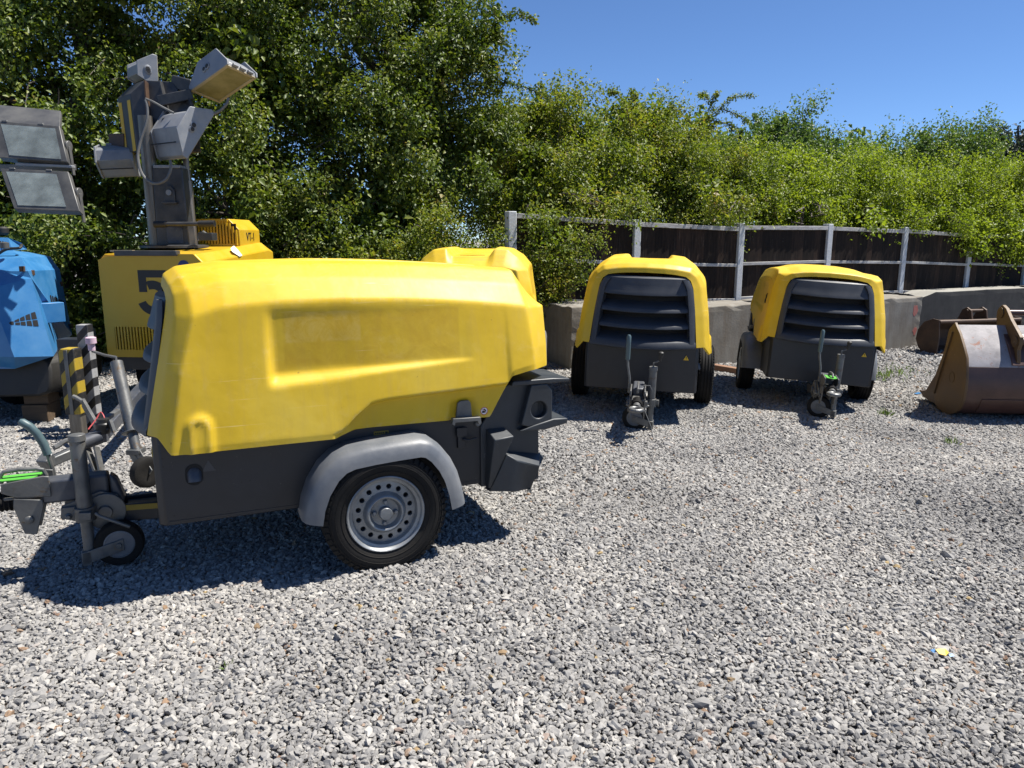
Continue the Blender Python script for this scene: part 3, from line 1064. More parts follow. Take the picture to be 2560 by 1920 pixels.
def grille_strip(b, prof, hw_fn, ny=18):
    """prof: list of (z, d) - d metres in front of the rim plane; bulges forward in the middle"""
    rows = []
    for z, d in prof:
        hw = hw_fn(z)
        rows.append([(rim_x(z) + d + 0.075 * (1 - (y / 0.45) ** 2) - 0.010 - (0.008 * abs(y / hw) ** 6), y, z - 0.018 * (1 - (y / 0.5) ** 2) * (1 if z < 1.2 else 0.2))
                     for y in np.linspace(-hw, hw, ny)])
    n = len(rows[0])
    vs = [p for r in rows for p in r]
    fs = [(i * n + k, i * n + k + 1, (i + 1) * n + k + 1, (i + 1) * n + k) for i in range(len(rows) - 1) for k in range(n - 1)]
    b.add(vs, fs)


_cache = {}


def cached(key, fn, name, mat, parent, **kw):
    if key in _cache:
        src = _cache[key]
        o = src.copy()
        COL.objects.link(o)
        o.parent = parent
        o.name = name
        return o
    o = fn().build(name, mat, parent, **kw)
    _cache[key] = o
    return o


def tyre_prof():
    R, W = .287, .0775
    p = [(.176, -.058), (.186, -.066), (.215, -.0765), (.245, -.077), (.262, -.070), (.276, -.060), (.281, -.054)]
    t = []
    for y0 in (-.042, -.014, .014, .042):                # circumferential grooves
        t += [(R - .002, y0 - .006), (R - .010, y0 - .0045), (R - .010, y0 + .0045), (R - .002, y0 + .006)]
    q = [(r, -h) for r, h in reversed(p)]
    return p + t + q


def make_tyre():
    b = MB()
    b.lathe(tyre_prof(), (0, 0, 0), (0, 1, 0), 72, closed=False)
    b.f = b.f[:-2]; b.mi = b.mi[:-2]
    # shoulder blocks
    for s in (-1, 1):
        for k in range(56):
            a = 2 * PI * k / 56
            for (r0, r1, y0, y1) in ((.262, .284, .062, .073),):
                c = Vector((math.cos(a) * .2735, s * .0655, math.sin(a) * .2735))
                rad = Vector((math.cos(a), 0, math.sin(a)))
                tan = Vector((-math.sin(a), 0, math.cos(a)))
                nn = (rad * 0.55 + Vector((0, s, 0)) * 0.85).normalized()
                sl = nn.cross(tan)
                b.obox(c, tan, sl, nn, .0098, .013, .0028)
    # side wall rings (raised)
    for s in (-1, 1):
        for r in (.205, .232, .252):
            y = s * (.0745 if r < .21 else .0775 if r < .24 else .0755)
            ring = [(r - .002, y - s * .002), (r - .001, y + s * .0012), (r + .001, y + s * .0012), (r + .002, y - s * .002)]
            b.lathe(ring, (0, 0, 0), (0, 1, 0), 60, closed=False)
            b.f = b.f[:-2]; b.mi = b.mi[:-2]
    return b


def make_rim(s):
    """steel wheel seen from side s (+1: outside is +y)"""
    b = MB()
    pr = [(.178, .060), (.181, .066), (.177, .069), (.170, .064), (.165, .050), (.152, .046), (.149, .034), (.146, .026)]
    b.lathe([(r, h * s) for r, h in pr], (0, 0, 0), (0, 1, 0), 64); b.f = b.f[:-2]; b.mi = b.mi[:-2]
    # disc ring with 16 real holes between r .100 and .146
    nh, n = 16, 16
    rc, rh = .122, .0122
    for k in range(nh):
        a0 = 2 * PI * (k + .5) / nh
        da = PI / nh
        out, inn, deep = [], [], []
        for j in range(n):
            t = 2 * PI * j / n
            cx, cy = math.cos(t), math.sin(t)
            m_ = max(abs(cx), abs(cy))
            rr = .122 + (cx / m_) * (.024 if cx > 0 else .022)
            aa = a0 + (cy / m_) * da
            hh = .026 + (.146 - rr) * 0.12
            out.append((rr * math.cos(aa), hh * s, rr * math.sin(aa)))
            r2 = rc + rh * cx
            ai = a0 + rh * cy / rc
            inn.append((r2 * math.cos(ai), (.026 + (.146 - r2) * 0.12) * s, r2 * math.sin(ai)))
            deep.append((r2 * math.cos(ai), .010 * s, r2 * math.sin(ai)))
        b.add(out + inn + deep, [(j, (j + 1) % n, (j + 1) % n + n, j + n) for j in range(n)] +
              [(j + n, (j + 1) % n + n, (j + 1) % n + 2 * n, j + 2 * n) for j in range(n)])
    pr = [(.100, .0315), (.092, .040), (.086, .056), (.080, .060), (.074, .058), (.068, .046), (.063, .036), (.040, .034), (.034, .036), (.0, .036)]
    b.lathe([(max(r, 1e-4), h * s) for r, h in pr], (0, 0, 0), (0, 1, 0), 48); b.f = b.f[:-2]; b.mi = b.mi[:-2]
    return b


def mudguard(s):
    arch = [(.366, .285), (.352, .36), (.322, .44), (.272, .518), (.215, .568), (.15, .592), (.05, .603), (-.06, .610), (-.17, .614),
            (-.225, .600), (-.275, .560), (-.322, .498), (-.355, .43), (-.378, .35), (-.392, .272)]
    sec = [(.480, 0.0), (.560, .003), (.622, .001), (.652, -.010), (.668, -.028), (.676, -.060), (.679, -.082), (.671, -.082), (.667, -.060), (.658, -.034), (.640, -.020), (.480, -.010)]
    rings = []
    n = len(arch)
    for i, (x, z) in enumerate(arch):
        a = arch[max(0, i - 1)]; c = arch[min(n - 1, i + 1)]
        t = Vector((c[0] - a[0], c[1] - a[1])).normalized()
        nn = Vector((t.y, -t.x))                       # outward from the wheel
        rings.append([(x + nn.x * h, s * y, z + nn.y * h) for y, h in sec])
    b = MB()
    b.loft(rings, True, True)
    return b


def bumper_corner(s):
    """moulded rear corner: column, foot, lamp housing"""
    b = MB()

    def pr(poly, y0, y1, y0b=None, y1b=None):
        b.prism(poly, 'y', s * y0, s * y1)
    # column
    pr([(-.525, .285), (-.525, .60), (-.56, .655), (-.632, .775), (-.672, .80), (-.84, .80), (-.845, .285)], .20, .500)
    # wedge with a flat sloping top
    vs = [(-.545, .50, .287), (-.552, .50, .585), (-.650, .50, .585), (-.640, .50, .287),
          (-.548, .535, .287), (-.566, .585, .545), (-.672, .580, .553), (-.556, .540, .287)]
    b.add([(x, s * y, z) for x, y, z in vs], [(0, 1, 2, 3), (4, 7, 6, 5), (0, 4, 5, 1), (1, 5, 6, 2), (2, 6, 7, 3), (3, 7, 4, 0)])
    # foot block
    vs = [(-.545, .49, .272), (-.640, .49, .462), (-.86, .49, .425), (-.80, .49, .262),
          (-.556, .535, .268), (-.645, .552, .455), (-.690, .574, .425), (-.684, .575, .262), (-.822, .556, .372), (-.775, .552, .258)]
    b.add([(x, s * y, z) for x, y, z in vs], [(0, 1, 2, 3), (0, 4, 5, 1), (4, 7, 6, 5), (6, 7, 9, 8), (1, 5, 6, 8, 2), (8, 9, 3, 2), (0, 3, 9, 7, 4)])
    vs = [(-.80, .30, .262), (-.86, .30, .425), (-.822, .556, .372), (-.775, .552, .258), (-.905, .30, .392), (-.895, .46, .392), (-.835, .40, .262), (-.835, .30, .262)]
    b.add([(x, s * y, z) for x, y, z in vs], [(2, 3, 6, 5), (5, 6, 7, 4), (1, 2, 5, 4), (0, 7, 6, 3), (0, 1, 4, 7)])
    # lamp housing: top flange, web with a round hole, bottom flange
    pr([(-.672, .797), (-.680, .822), (-.900, .822), (-.995, .815), (-.990, .800), (-.895, .797)], .24, .545)
    pr([(-.715, .566), (-.800, .590), (-.905, .612), (-.985, .608), (-.982, .582), (-.86, .560)], .24, .548)
    n = 20
    cx, cz, rh = -.824, .690 - .025, .044
    ring_o, ring_i = [], []
    quad = [(-.782, .797), (-.895, .797), (-.898, .602), (-.722, .575)]
    for k in range(n):
        t = 2 * PI * k / n
        d = Vector((math.cos(t), math.sin(t)))
        best = 9
        for q in range(4):
            A = Vector(quad[q]) - Vector((cx, cz)); B = Vector(quad[(q + 1) % 4]) - Vector((cx, cz))
            e = B - A
            den = d.x * e.y - d.y * e.x
            if abs(den) > 1e-9:
                tt = (A.x * e.y - A.y * e.x) / den
                uu = (A.x * d.y - A.y * d.x) / den
                if tt > 0 and -1e-6 <= uu <= 1 + 1e-6:
                    best = min(best, tt)
        ring_o.append((cx + d.x * best, cz + d.y * best))
        ring_i.append((cx + d.x * rh, cz + d.y * rh))
    Y = .542
    vs = [(x, s * Y, z) for x, z in ring_o] + [(x, s * Y, z) for x, z in ring_i] + [(x, s * (Y - .045), z) for x, z in ring_i] + [(x, s * .26, z) for x, z in ring_o]
    fs = []
    for k in range(n):
        k2 = (k + 1) % n
        fs += [(k, k2, k2 + n, k + n), (k + n, k2 + n, k2 + 2 * n, k + 2 * n), (k, k + 3 * n, k2 + 3 * n, k2)]
    fs.append(tuple(range(2 * n, 3 * n)))
    b.add(vs, fs)
    return b


def towbar_parts(root, opt):
    b = MB()
    for s in (-1, 1):
        b.bar((.90, s * .075, .235), (1.17, s * .055, .245), .012, .085)
    b.bar((.90, 0, .235), (1.10, 0, .240), .09, .06)
    cached('arm', lambda: b, 'drawbar_arm', 'chassis', root, bevel=.003)
    def strap():
        q = MB(); q.bar((.955, .083, .262), (1.135, .067, .268), .003, .026)
        return q
    cached('strap', strap, 'warning_strip', 'decal_dull', root)
    def joint():
        q = MB()
        for s in (-1, 1):
            q.lathe([(1e-3, 0), (.085, 0), (.088, .004), (.085, .012), (.03, .014), (.03, .03), (1e-3, .03)], (1.185, s * .062, .262), (0, s, 0), 24)
            q.prism([(1.10, .20), (1.13, .335), (1.20, .36), (1.36, .31), (1.37, .255), (1.25, .20)], 'y', s * .05, s * .062)
        for x, z in ((1.30, .275), (1.335, .262)):
            for s in (-1, 1):
                q.lathe([(1e-3, 0), (.017, 0), (.017, .018), (.010, .022), (.010, .032), (1e-3, .032)], (x, s * .062, z), (0, s, 0), 8)
        return q
    cached('joint', joint, 'pivot_joint', 'galv', root, bevel=.002)
    def beam():
        q = MB()
        q.box(1.165, 1.44, -.045, .045, .322, .432)
        q.prism([(1.16, .33), (1.16, .43), (1.13, .40), (1.10, .30), (1.14, .27)], 'y', -.04, .04)
        return q
    cached('beam', beam, 'drawbar_beam', 'galv_dark', root, bevel=.012)
    def head():
        q = MB()
        for s in (-1, 1):
            q.prism([(1.395, .36), (1.395, .455), (1.42, .46), (1.58, .442), (1.585, .40), (1.53, .372)], 'y', s * .050, s * .060)
            q.prism([(1.43, .35), (1.43, .315), (1.468, .19), (1.515, .20), (1.545, .33), (1.54, .37)], 'y', s * .052, s * .062)
            q.lathe([(1e-3, 0), (.02, 0), (.02, .010), (.012, .014), (1e-3, .014)], (1.49, s * .062, .265), (0, s, 0), 8)
        q.box(1.44, 1.58, -.050, .050, .360, .372)
        return q
    cached('head', head, 'overrun_housing', 'galv', root, bevel=.003)
    def bellows():
        q = MB()
        pr = []
        for k in range(6):
            pr += [(.046, .018 * k), (.038, .018 * k + .009)]
        q.lathe(pr, (1.545, 0, .345), (1, 0, -.03), 24)
        return q
    cached('bellows', bellows, 'rubber_bellows', 'rubber', root)
    def eye():
        q = MB()
        q.tube([(1.60, 0, .342), (1.66, 0, .338), (1.69, 0, .336)], [.034, .030, .026], 14)
        seg = 24
        rings = []
        for i in range(seg + 1):
            a = 2 * PI * i / seg
            rings.append([(1.735 + (.045 + .017 * math.cos(t)) * math.cos(a), (.045 + .017 * math.cos(t)) * math.sin(a), .334 + .017 * math.sin(t)) for t in np.linspace(0, 2 * PI, 11)[:-1]])
        q.loft(rings, True, False)
        return q
    cached('eye', eye, 'towing_eye', 'galv', root)
    def loop():
        q = MB()
        q.tube([(1.59, .0, .43), (1.592, 0, .462), (1.575, 0, .482), (1.52, 0, .486), (1.45, 0, .482), (1.425, 0, .474), (1.416, 0, .45), (1.414, 0, .42)], .0095, 10)
        return q
    cached('loop', loop, 'grab_handle', 'galv', root)
    if opt.get('lime', True):
        def lime():
            q = MB(); q.prism([(1.43, -.045), (1.60, -.05), (1.63, .0), (1.58, .04), (1.46, .045)], 'z', .447, .452)
            return q
        cached('lime', lime, 'safety_tag', 'lime', root)
    # hand brake
    lv = [(1.394, -.075, .38), (1.40, -.075, .45), (1.412, -.075, .53)]
    if opt.get('lever', 'bent') == 'bent':
        gp = [(1.412, -.075, .525), (1.423, -.075, .575), (1.445, -.075, .628), (1.47, -.075, .665), (1.498, -.075, .688)]
    else:
        lv = [(1.394, -.075, .38), (1.39, -.075, .50), (1.375, -.095, .60), (1.37, -.10, .66)]
        gp = [(1.37, -.10, .65), (1.372, -.10, .70), (1.375, -.10, .79), (1.375, -.10, .84)]
    def lever():
        q = MB(); q.tube(lv, .010, 10); return q
    ob = cached('lever' + opt.get('lever', 'bent'), lever, 'brake_lever', 'galv', root)
    def grip():
        q = MB(); g0, g1 = Vector(gp[0]), Vector(gp[1]); q.tube([g0 - (g1 - g0).normalized() * .004] + gp + [Vector(gp[-1]) + (Vector(gp[-1]) - Vector(gp[-2])).normalized() * .012], [.012] + [.0185] * len(gp) + [.010], 14); return q
    cached('grip' + opt.get('lever', 'bent'), grip, 'grip', 'grip', ob)
    # jockey wheel, turned on its tube
    jz = opt.get('jz', 0.0)
    jw = empty('jockey_wheel', (1.262, .108, 0), parent=root)
    top = opt.get('jtop', .62)
    a = opt.get('jang', PI)                      # direction the fork points to
    def jt():
        q = MB(); q.tube([(0, 0, .27), (0, 0, top)], .032, 18); q.tube([(0, 0, top), (0, 0, top + .03)], [.036, .034], 18)
        q.tube([(0, 0, .07), (0, 0, .34)], .025, 16)
        return q
    cached('jt%s' % top, jt, 'stem', 'galv', jw, bevel=.002)
    def jc():
        q = MB(); q.tube([(0, 0, .245), (0, 0, .31)], .043, 18); q.box(-.035, .10, -.06, -.03, .25, .305); q.bar((.02, .045, .285), (-.03, .05, .28), .03, .035)
        q.tube([(-.045, .05, .29), (-.06, .055, .275), (-.18, .06, .205)], .0085, 8)
        return q
    cached('jc', jc, 'clamp', 'galv', jw, bevel=.002)
    d = Vector((math.cos(a), math.sin(a), 0)); n_ = Vector((-d.y, d.x, 0))
    wc = d * .125 + Vector((0, 0, .115 + jz))
    def jf():
        q = MB()
        for s in (-1, 1):
            o_ = n_ * (s * .036)
            e = wc + o_
            q.add([Vector((0, 0, .04 + jz)) + o_ - d * .03, Vector((0, 0, .10 + jz)) + o_ - d * .025, e + Vector((0, 0, .028)) + d * .02, e - Vector((0, 0, .028)) + d * .02,
                   Vector((0, 0, .04 + jz)) + o_ * .85 - d * .03, Vector((0, 0, .10 + jz)) + o_ * .85 - d * .025, e + Vector((0, 0, .028)) + d * .02 - o_ * .15, e - Vector((0, 0, .028)) + d * .02 - o_ * .15],
                  [(0, 1, 2, 3), (4, 7, 6, 5), (0, 4, 5, 1), (1, 5, 6, 2), (2, 6, 7, 3), (3, 7, 4, 0)])
        q.obox(Vector((0, 0, .07 + jz)) - d * .01, d, n_, (0, 0, 1), .02, .036, .032)
        q.tube([wc - n_ * .045, wc + n_ * .045], .012, 10)
        return q
    cached('jf%.2f%.2f' % (a, jz), jf, 'fork', 'galv', jw, bevel=.002)
    def jty():
        q = MB(); q.lathe([(.062, -.026), (.080, -.030), (.098, -.027), (.105, -.018), (.107, 0), (.105, .018), (.098, .027), (.080, .030), (.062, .026)], wc, n_, 36); return q
    cached('jty%.2f%.2f' % (a, jz), jty, 'tyre', 'rubber', jw)
    def jri():
        q = MB(); q.lathe([(.066, -.027), (.060, -.029), (.054, -.018), (.018, -.016), (.016, -.030), (1e-3, -.030)], wc, n_, 28)
        q.lathe([(.066, .027), (.060, .029), (.054, .018), (.018, .016), (.016, .030), (1e-3, .030)], wc, n_, 28); return q
    cached('jri%.2f%.2f' % (a, jz), jri, 'rim', 'fender', jw)
    if opt.get('crank'):
        def cr():
            q = MB(); q.tube([(0, 0, top + .02), (0, 0, top + .06), (0, .03, top + .075), (0, .045, top + .085)], .007, 8)
            return q
        cached('cr%s' % top, cr, 'crank', 'galv', jw)
        def crk():
            q = MB(); q.tube([(0, .048, top + .08), (0, .05, top + .10), (0, .055, top + .135), (0, .056, top + .150), (0, .056, top + .158)], [.012, .013, .020, .022, .012], 14); return q
        cached('crk%s' % top, crk, 'crank_knob', 'mudflap', jw)
    if opt.get('cable'):
        def cb():
            q = MB(); q.tube([(1.50, .03, .47), (1.50, .09, .475), (1.50, .115, .43), (1.50, .11, .36), (1.50, .075, .31), (1.53, .06, .28), (1.58, .12, .16), (1.63, .15, .05), (1.66, .135, .005)], .0035, 6); return q
        cached('cb', cb, 'breakaway_cable', 'cable', root)


def make_compressor(mat, label, opt):
    root = empty('towable_compressor', None, label, 'compressor', 'yellow towable compressors parked in the yard', mat=mat)
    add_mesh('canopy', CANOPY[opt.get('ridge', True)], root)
    # grille
    def back():
        q = MB(); grille_strip(q, [(1.275, -.09), (1.0, -.105), (.70, -.105)], lambda z: rim_w(z) + .004, 10); return q
    gr = cached('gback', back, 'grille', 'black', root)
    for sd in (-1, 1):
        def gfr(sd=sd):
            q = MB()
            rows = []
            for z in np.linspace(.69, 1.255, 14):
                w = rim_w(z) + .006
                r = []
                for (f, d) in ((0, .000), (.3, .014), (.72, .014), (1.0, -.075)):
                    y = w - f * .072
                    r.append((rim_x(z) + d + 0.075 * (1 - (y / 0.45) ** 2) - 0.010, sd * y, z))
                rows.append(r)
            n = 4
            q.add([p for r in rows for p in r], [(i * n + k, i * n + k + 1, (i + 1) * n + k + 1, (i + 1) * n + k) for i in range(len(rows) - 1) for k in range(n - 1)])
            return q
        cached('gfr%d' % sd, gfr, 'surround', 'grille', gr)
    hwn = lambda z: rim_w(z) - .050
    lou = [[(1.284, -.030), (1.265, -.006), (1.21, .000), (1.178, .006), (1.166, .010), (1.140, .012), (1.135, .004), (1.138, -.08)],
           [(1.086, -.104), (1.062, -.060), (1.040, -.012), (1.028, .004), (1.022, .010), (.998, .012), (.993, .004), (.996, -.08)],
           [(.946, -.104), (.922, -.060), (.902, -.012), (.890, .004), (.884, .010), (.862, .012), (.857, .004), (.860, -.08)],
           [(.812, -.104), (.790, -.060), (.770, -.010), (.758, .008), (.748, .016), (.715, .024), (.700, .022), (.692, .010), (.690, -.02)]]
    for k, pf in enumerate(lou):
        def lf(pf=pf, k=k):
            q = MB()
            grille_strip(q, pf, (lambda z: rim_w(min(z, 1.262)) + .004) if k in (0, 3) else hwn)
            return q
        cached('lou%d' % k, lf, 'louvre', 'grille', gr)
    # chassis box with a folded front corner
    def box():
        q = MB()
        yb = .485
        for z0, z1 in ((.298, .70),):
            pl = [(-.535, -yb), (-.535, yb), (.915, yb), (.942, yb - .022), (.950, .0), (.942, -yb + .022), (.915, -yb)]
            top_ = .715
            q.prism(pl, 'z', z0, top_)
        return q
    bx = cached('box', box, 'chassis_box', 'chassis', root, bevel=.006)
    def inner():
        q = MB(); q.box(-.64, .80, -.47, .47, .60, .90); return q
    cached('inner', inner, 'engine_bay', 'black', root)
    def axle():
        q = MB(); q.tube([(0, -.53, .272), (0, .53, .272)], .03, 12); q.box(-.05, .05, -.44, .44, .22, .30); return q
    cached('axle', axle, 'axle', 'chassis', root)
    for s in (-1, 1):
        wh = empty('wheel', (0, s * .600, .278), parent=root)
        ang = 0.3 if s > 0 else 1.1
        cached('tyre', make_tyre, 'tyre', 'rubber', wh, angle=50)
        cached('rim%d' % s, lambda: make_rim(s), 'rim', 'rim', wh, angle=40)
        def hub():
            q = MB(); q.lathe([(.031, .034), (.031, .060), (.027, .066), (1e-3, .067)], (0, 0, 0), (0, s, 0), 24)
            return q
        cached('hub%d' % s, hub, 'hub_cap', 'rim', wh)
        def disc():
            q = MB(); q.lathe([(.172, -.03), (.165, .004), (1e-3, .006)], (0, 0, 0), (0, s, 0), 24); return q
        cached('wdisc%d' % s, disc, 'brake_drum', 'black', wh)
        for k in range(4):
            a = k * PI / 2 + .06
            def bolt(a=a):
                q = MB(); q.lathe([(.0115, .032), (.0115, .046), (.008, .050), (1e-3, .050)], (.050 * math.cos(a), 0, .050 * math.sin(a)), (0, s, 0), 6); return q
            cached('bolt%d%d' % (s, k), bolt, 'wheel_bolt', 'rim', wh, smooth=False)
        if opt.get('guard', True):
            cached('guard%d' % s, lambda: mudguard(s), 'mudguard', 'fender', root, angle=50)
        cached('bump%d' % s, lambda: bumper_corner(s), 'rear_bumper_corner', 'bumper', root, bevel=.007, smooth=True, angle=30, fix=True)
        # latch with its hook
        def latch():
            q = MB()
            q.prism([(-.385, .66), (-.395, .735), (-.41, .745), (-.45, .745), (-.462, .73), (-.468, .66)], 'y', s * .520, s * .534)
            q.prism([(-.355, .642), (-.36, .668), (-.50, .664), (-.505, .630), (-.49, .628), (-.485, .645), (-.372, .648), (-.368, .632)], 'y', s * .535, s * .566)
            return q
        lt = cached('latch%d' % s, latch, 'latch', 'galv', root, bevel=.002)
        def catch():
            q = MB()
            q.box(-.445, -.405, s * .485, s * .500, .50, .60)
            q.box(-.452, -.398, s * .497, s * .508, .56, .605)
            q.tube([(-.43, s * .505, .545), (-.455, s * .52, .542), (-.495, s * .52, .548)], .007, 8)
            return q
        cached('catch%d' % s, catch, 'catch', 'chassis', lt, bevel=.002)
        def pin():
            q = MB(); q.lathe([(1e-3, .015), (.012, .015), (.016, .010), (.016, 0)], (-.513, s * .486, .615), (0, s, 0), 16); return q
        cached('pin%d' % s, pin, 'hinge_pin', 'galv', root)
    def beam():
        q = MB(); q.box(-.90, -.76, -.30, .30, .40, .72); return q
    cached('rbeam', beam, 'rear_bumper', 'bumper', root, bevel=.02)
    # side prints and outlets (left side)
    def ex():
        q = MB()
        pts = [(.788 + .036 * math.cos(t) * 1.0, .512 + .034 * math.sin(t) + (.016 if math.sin(t) > 0 else -.012)) for t in np.linspace(0, 2 * PI, 21)[:-1]]
        q.prism(pts, 'y', .470, .4865)
        return q
    e_ = cached('ex', ex, 'exhaust_outlet', 'black', root)
    def exp_():
        q = MB(); q.tube([(.787, .42, .545), (.787, .455, .535), (.787, .478, .515), (.787, .4855, .482)], [.031, .031, .030, .029], 18); return q
    cached('exp', exp_, 'exhaust_pipe', 'galv_dark', e_)
    for hx_, hz_ in ((.905, .60), (.905, .565), (.60, .455), (.565, .458), (-.30, .335), (.88, .34)):
        def hole(hx_=hx_, hz_=hz_):
            q = MB(); q.lathe([(.0042, 0), (.0042, .0012), (1e-3, .0012)], (hx_, .4848, hz_), (0, 1, 0), 10); return q
        cached('hole%.3f%.3f' % (hx_, hz_), hole, 'rivet_hole', 'decal_black', root)
    def seam():
        q = MB(); q.box(-.528, .90, .4845, .4872, .312, .318); return q
    cached('seam', seam, 'folded_seam', 'chassis', root)
    def lab():
        q = MB(); q.box(-.065, .005, .4862, .4882, .606, .624); return q
    cached('lab', lab, 'load_label', 'decal_dull', root)
    def labb():
        q = MB()
        q.box(-.060, -.048, .488, .4888, .610, .620)
        for k in range(5):
            q.box(-.043 + k * .0095, -.036 + k * .0095, .488, .4888, .611, .6185)
        return q
    cached('labb', labb, 'label_print', 'decal_black', root)
    def st():
        q = MB(); q.lathe([(1e-3, .004), (.0195, .004), (.0195, 0)], (-.533, .524, .683), (0, 1, 0), 28); return q
    if opt.get('stick', True):
        s1 = cached('st', st, 'no_lifting_sticker', 'decal_white', root)
        def st2():
            q = MB()
            q.lathe([(.0165, .0045), (.0195, .0045)], (-.533, .524, .683), (0, 1, 0), 28); q.f = q.f[:-2]; q.mi = q.mi[:-2]
            q.bar((-.521, .529, .695), (-.545, .529, .671), .001, .0035, up=(0, 1, 0))
            return q
        cached('st2', st2, 'ring_print', 'decal_red', s1, smooth=False)
        def st3():
            q = MB()
            q.obox((-.529, .5287, .679), (1, 0, 0), (0, 1, 0), (0, 0, 1), .007, .0004, .005)
            q.obox((-.535, .5287, .690), (.8, 0, .6), (0, 1, 0), (-.6, 0, .8), .006, .0004, .003)
            q.obox((-.540, .5287, .683), (.8, 0, .6), (0, 1, 0), (-.6, 0, .8), .003, .0004, .003)
            return q
        cached('st3', st3, 'pictogram', 'decal_black', s1, smooth=False)
    def gh():
        q = MB(); q.prism([(.755, .522), (.700, .522), (.728, .572)], 'y', .485, .4862); return q
    cached('gh', gh, 'faded_triangle', 'ghost', root)
    # warning triangle on the front panel
    def tri():
        q = MB(); q.prism([(.355, .588), (.400, .588), (.3775, .628)], 'x', .944, .9495); return q
    t_ = cached('tri', tri, 'warning_triangle', 'decal_yellow', root)
    def tri2():
        q = MB(); q.prism([(.3755, .600), (.3795, .600), (.3805, .616), (.3745, .616)], 'x', .9495, .9500); q.prism([(.3755, .594), (.3795, .594), (.3795, .598), (.3755, .598)], 'x', .9495, .9500); return q
    cached('tri2', tri2, 'warning_mark', 'decal_black', t_)
    if opt.get('slot'):
        def sl():
            q = MB(); q.box(-.60, -.56, -.11, .11, 1.309, 1.313); return q
        cached('sl', sl, 'lifting_eye_slot', 'decal_black', root)
    towbar_parts(root, opt)
    return root


def pose(x, y, z, yaw, pit=0.0, rol=0.0):
    cy, sy = math.cos(yaw), math.sin(yaw)
    fw, lf, up = Vector((cy, sy, 0)), Vector((-sy, cy, 0)), Vector((0, 0, 1))
    f2 = fw * math.cos(pit) + up * math.sin(pit)
    u2 = up * math.cos(pit) - fw * math.sin(pit)
    l3 = lf * math.cos(rol) + u2 * math.sin(rol)
    u3 = u2 * math.cos(rol) - lf * math.sin(rol)
    return frame((x, y, z), f2, l3, u3)


D = math.radians
UNIT1 = make_compressor(pose(-.834, 3.807, -.004, PI + D(23.2)), 'yellow compressor parked broadside with scuffed recessed side panel and grey mudguard over its wheel',
                        dict(jang=PI))
make_compressor(pose(1.285, 7.26, -.045, D(-101.2), D(-2.2), D(-1.7)), 'twin-hump yellow compressor with louvred grille facing out and bare tyres without mudguards',
                dict(jang=D(-95), jtop=.55, crank=True, lever='up', guard=False, cable=True, lime=False, stick=False, jz=.02))
U3 = make_compressor(pose(3.17, 8.0, -.165, D(-103), D(.5), D(-3.8)), 'smooth-topped yellow compressor with a black scribble on its flank beside the rusty buckets',
                     dict(jang=D(-110), jtop=.60, crank=True, lever='up', ridge=False, stick=False))
make_compressor(pose(-.33, 7.33, .03, D(87), D(-2.5)), 'yellow twin-hump compressor showing only its roof behind the broadside compressor',
                dict(jang=PI, slot=True))
# scribble on the flank of the smooth-topped one (its right side)
sb = MB()
sq = [[(.565, 1.055), (.545, 1.08), (.56, 1.10), (.55, 1.03), (.57, 1.00)], [(.52, 1.09), (.515, 1.00)], [(.52, 1.085), (.49, 1.075), (.515, 1.045), (.488, 1.025), (.515, 1.0)]]
for st_ in sq:
    sb.tube([(x, -(.545 - (z - .96) * .123) - .003, z) for x, z in st_], .004, 6)
sb.build('scribble', 'decal_black', U3)


# ------------------------------------------------------------------ yellow lighting tower
def disc_on(b, c, n, r, h=.006, seg=20):
    n = Vector(n).normalized()
    b.lathe([(r, 0), (r, h), (r * .9, h + .002), (1e-3, h + .002)], c, n, seg)


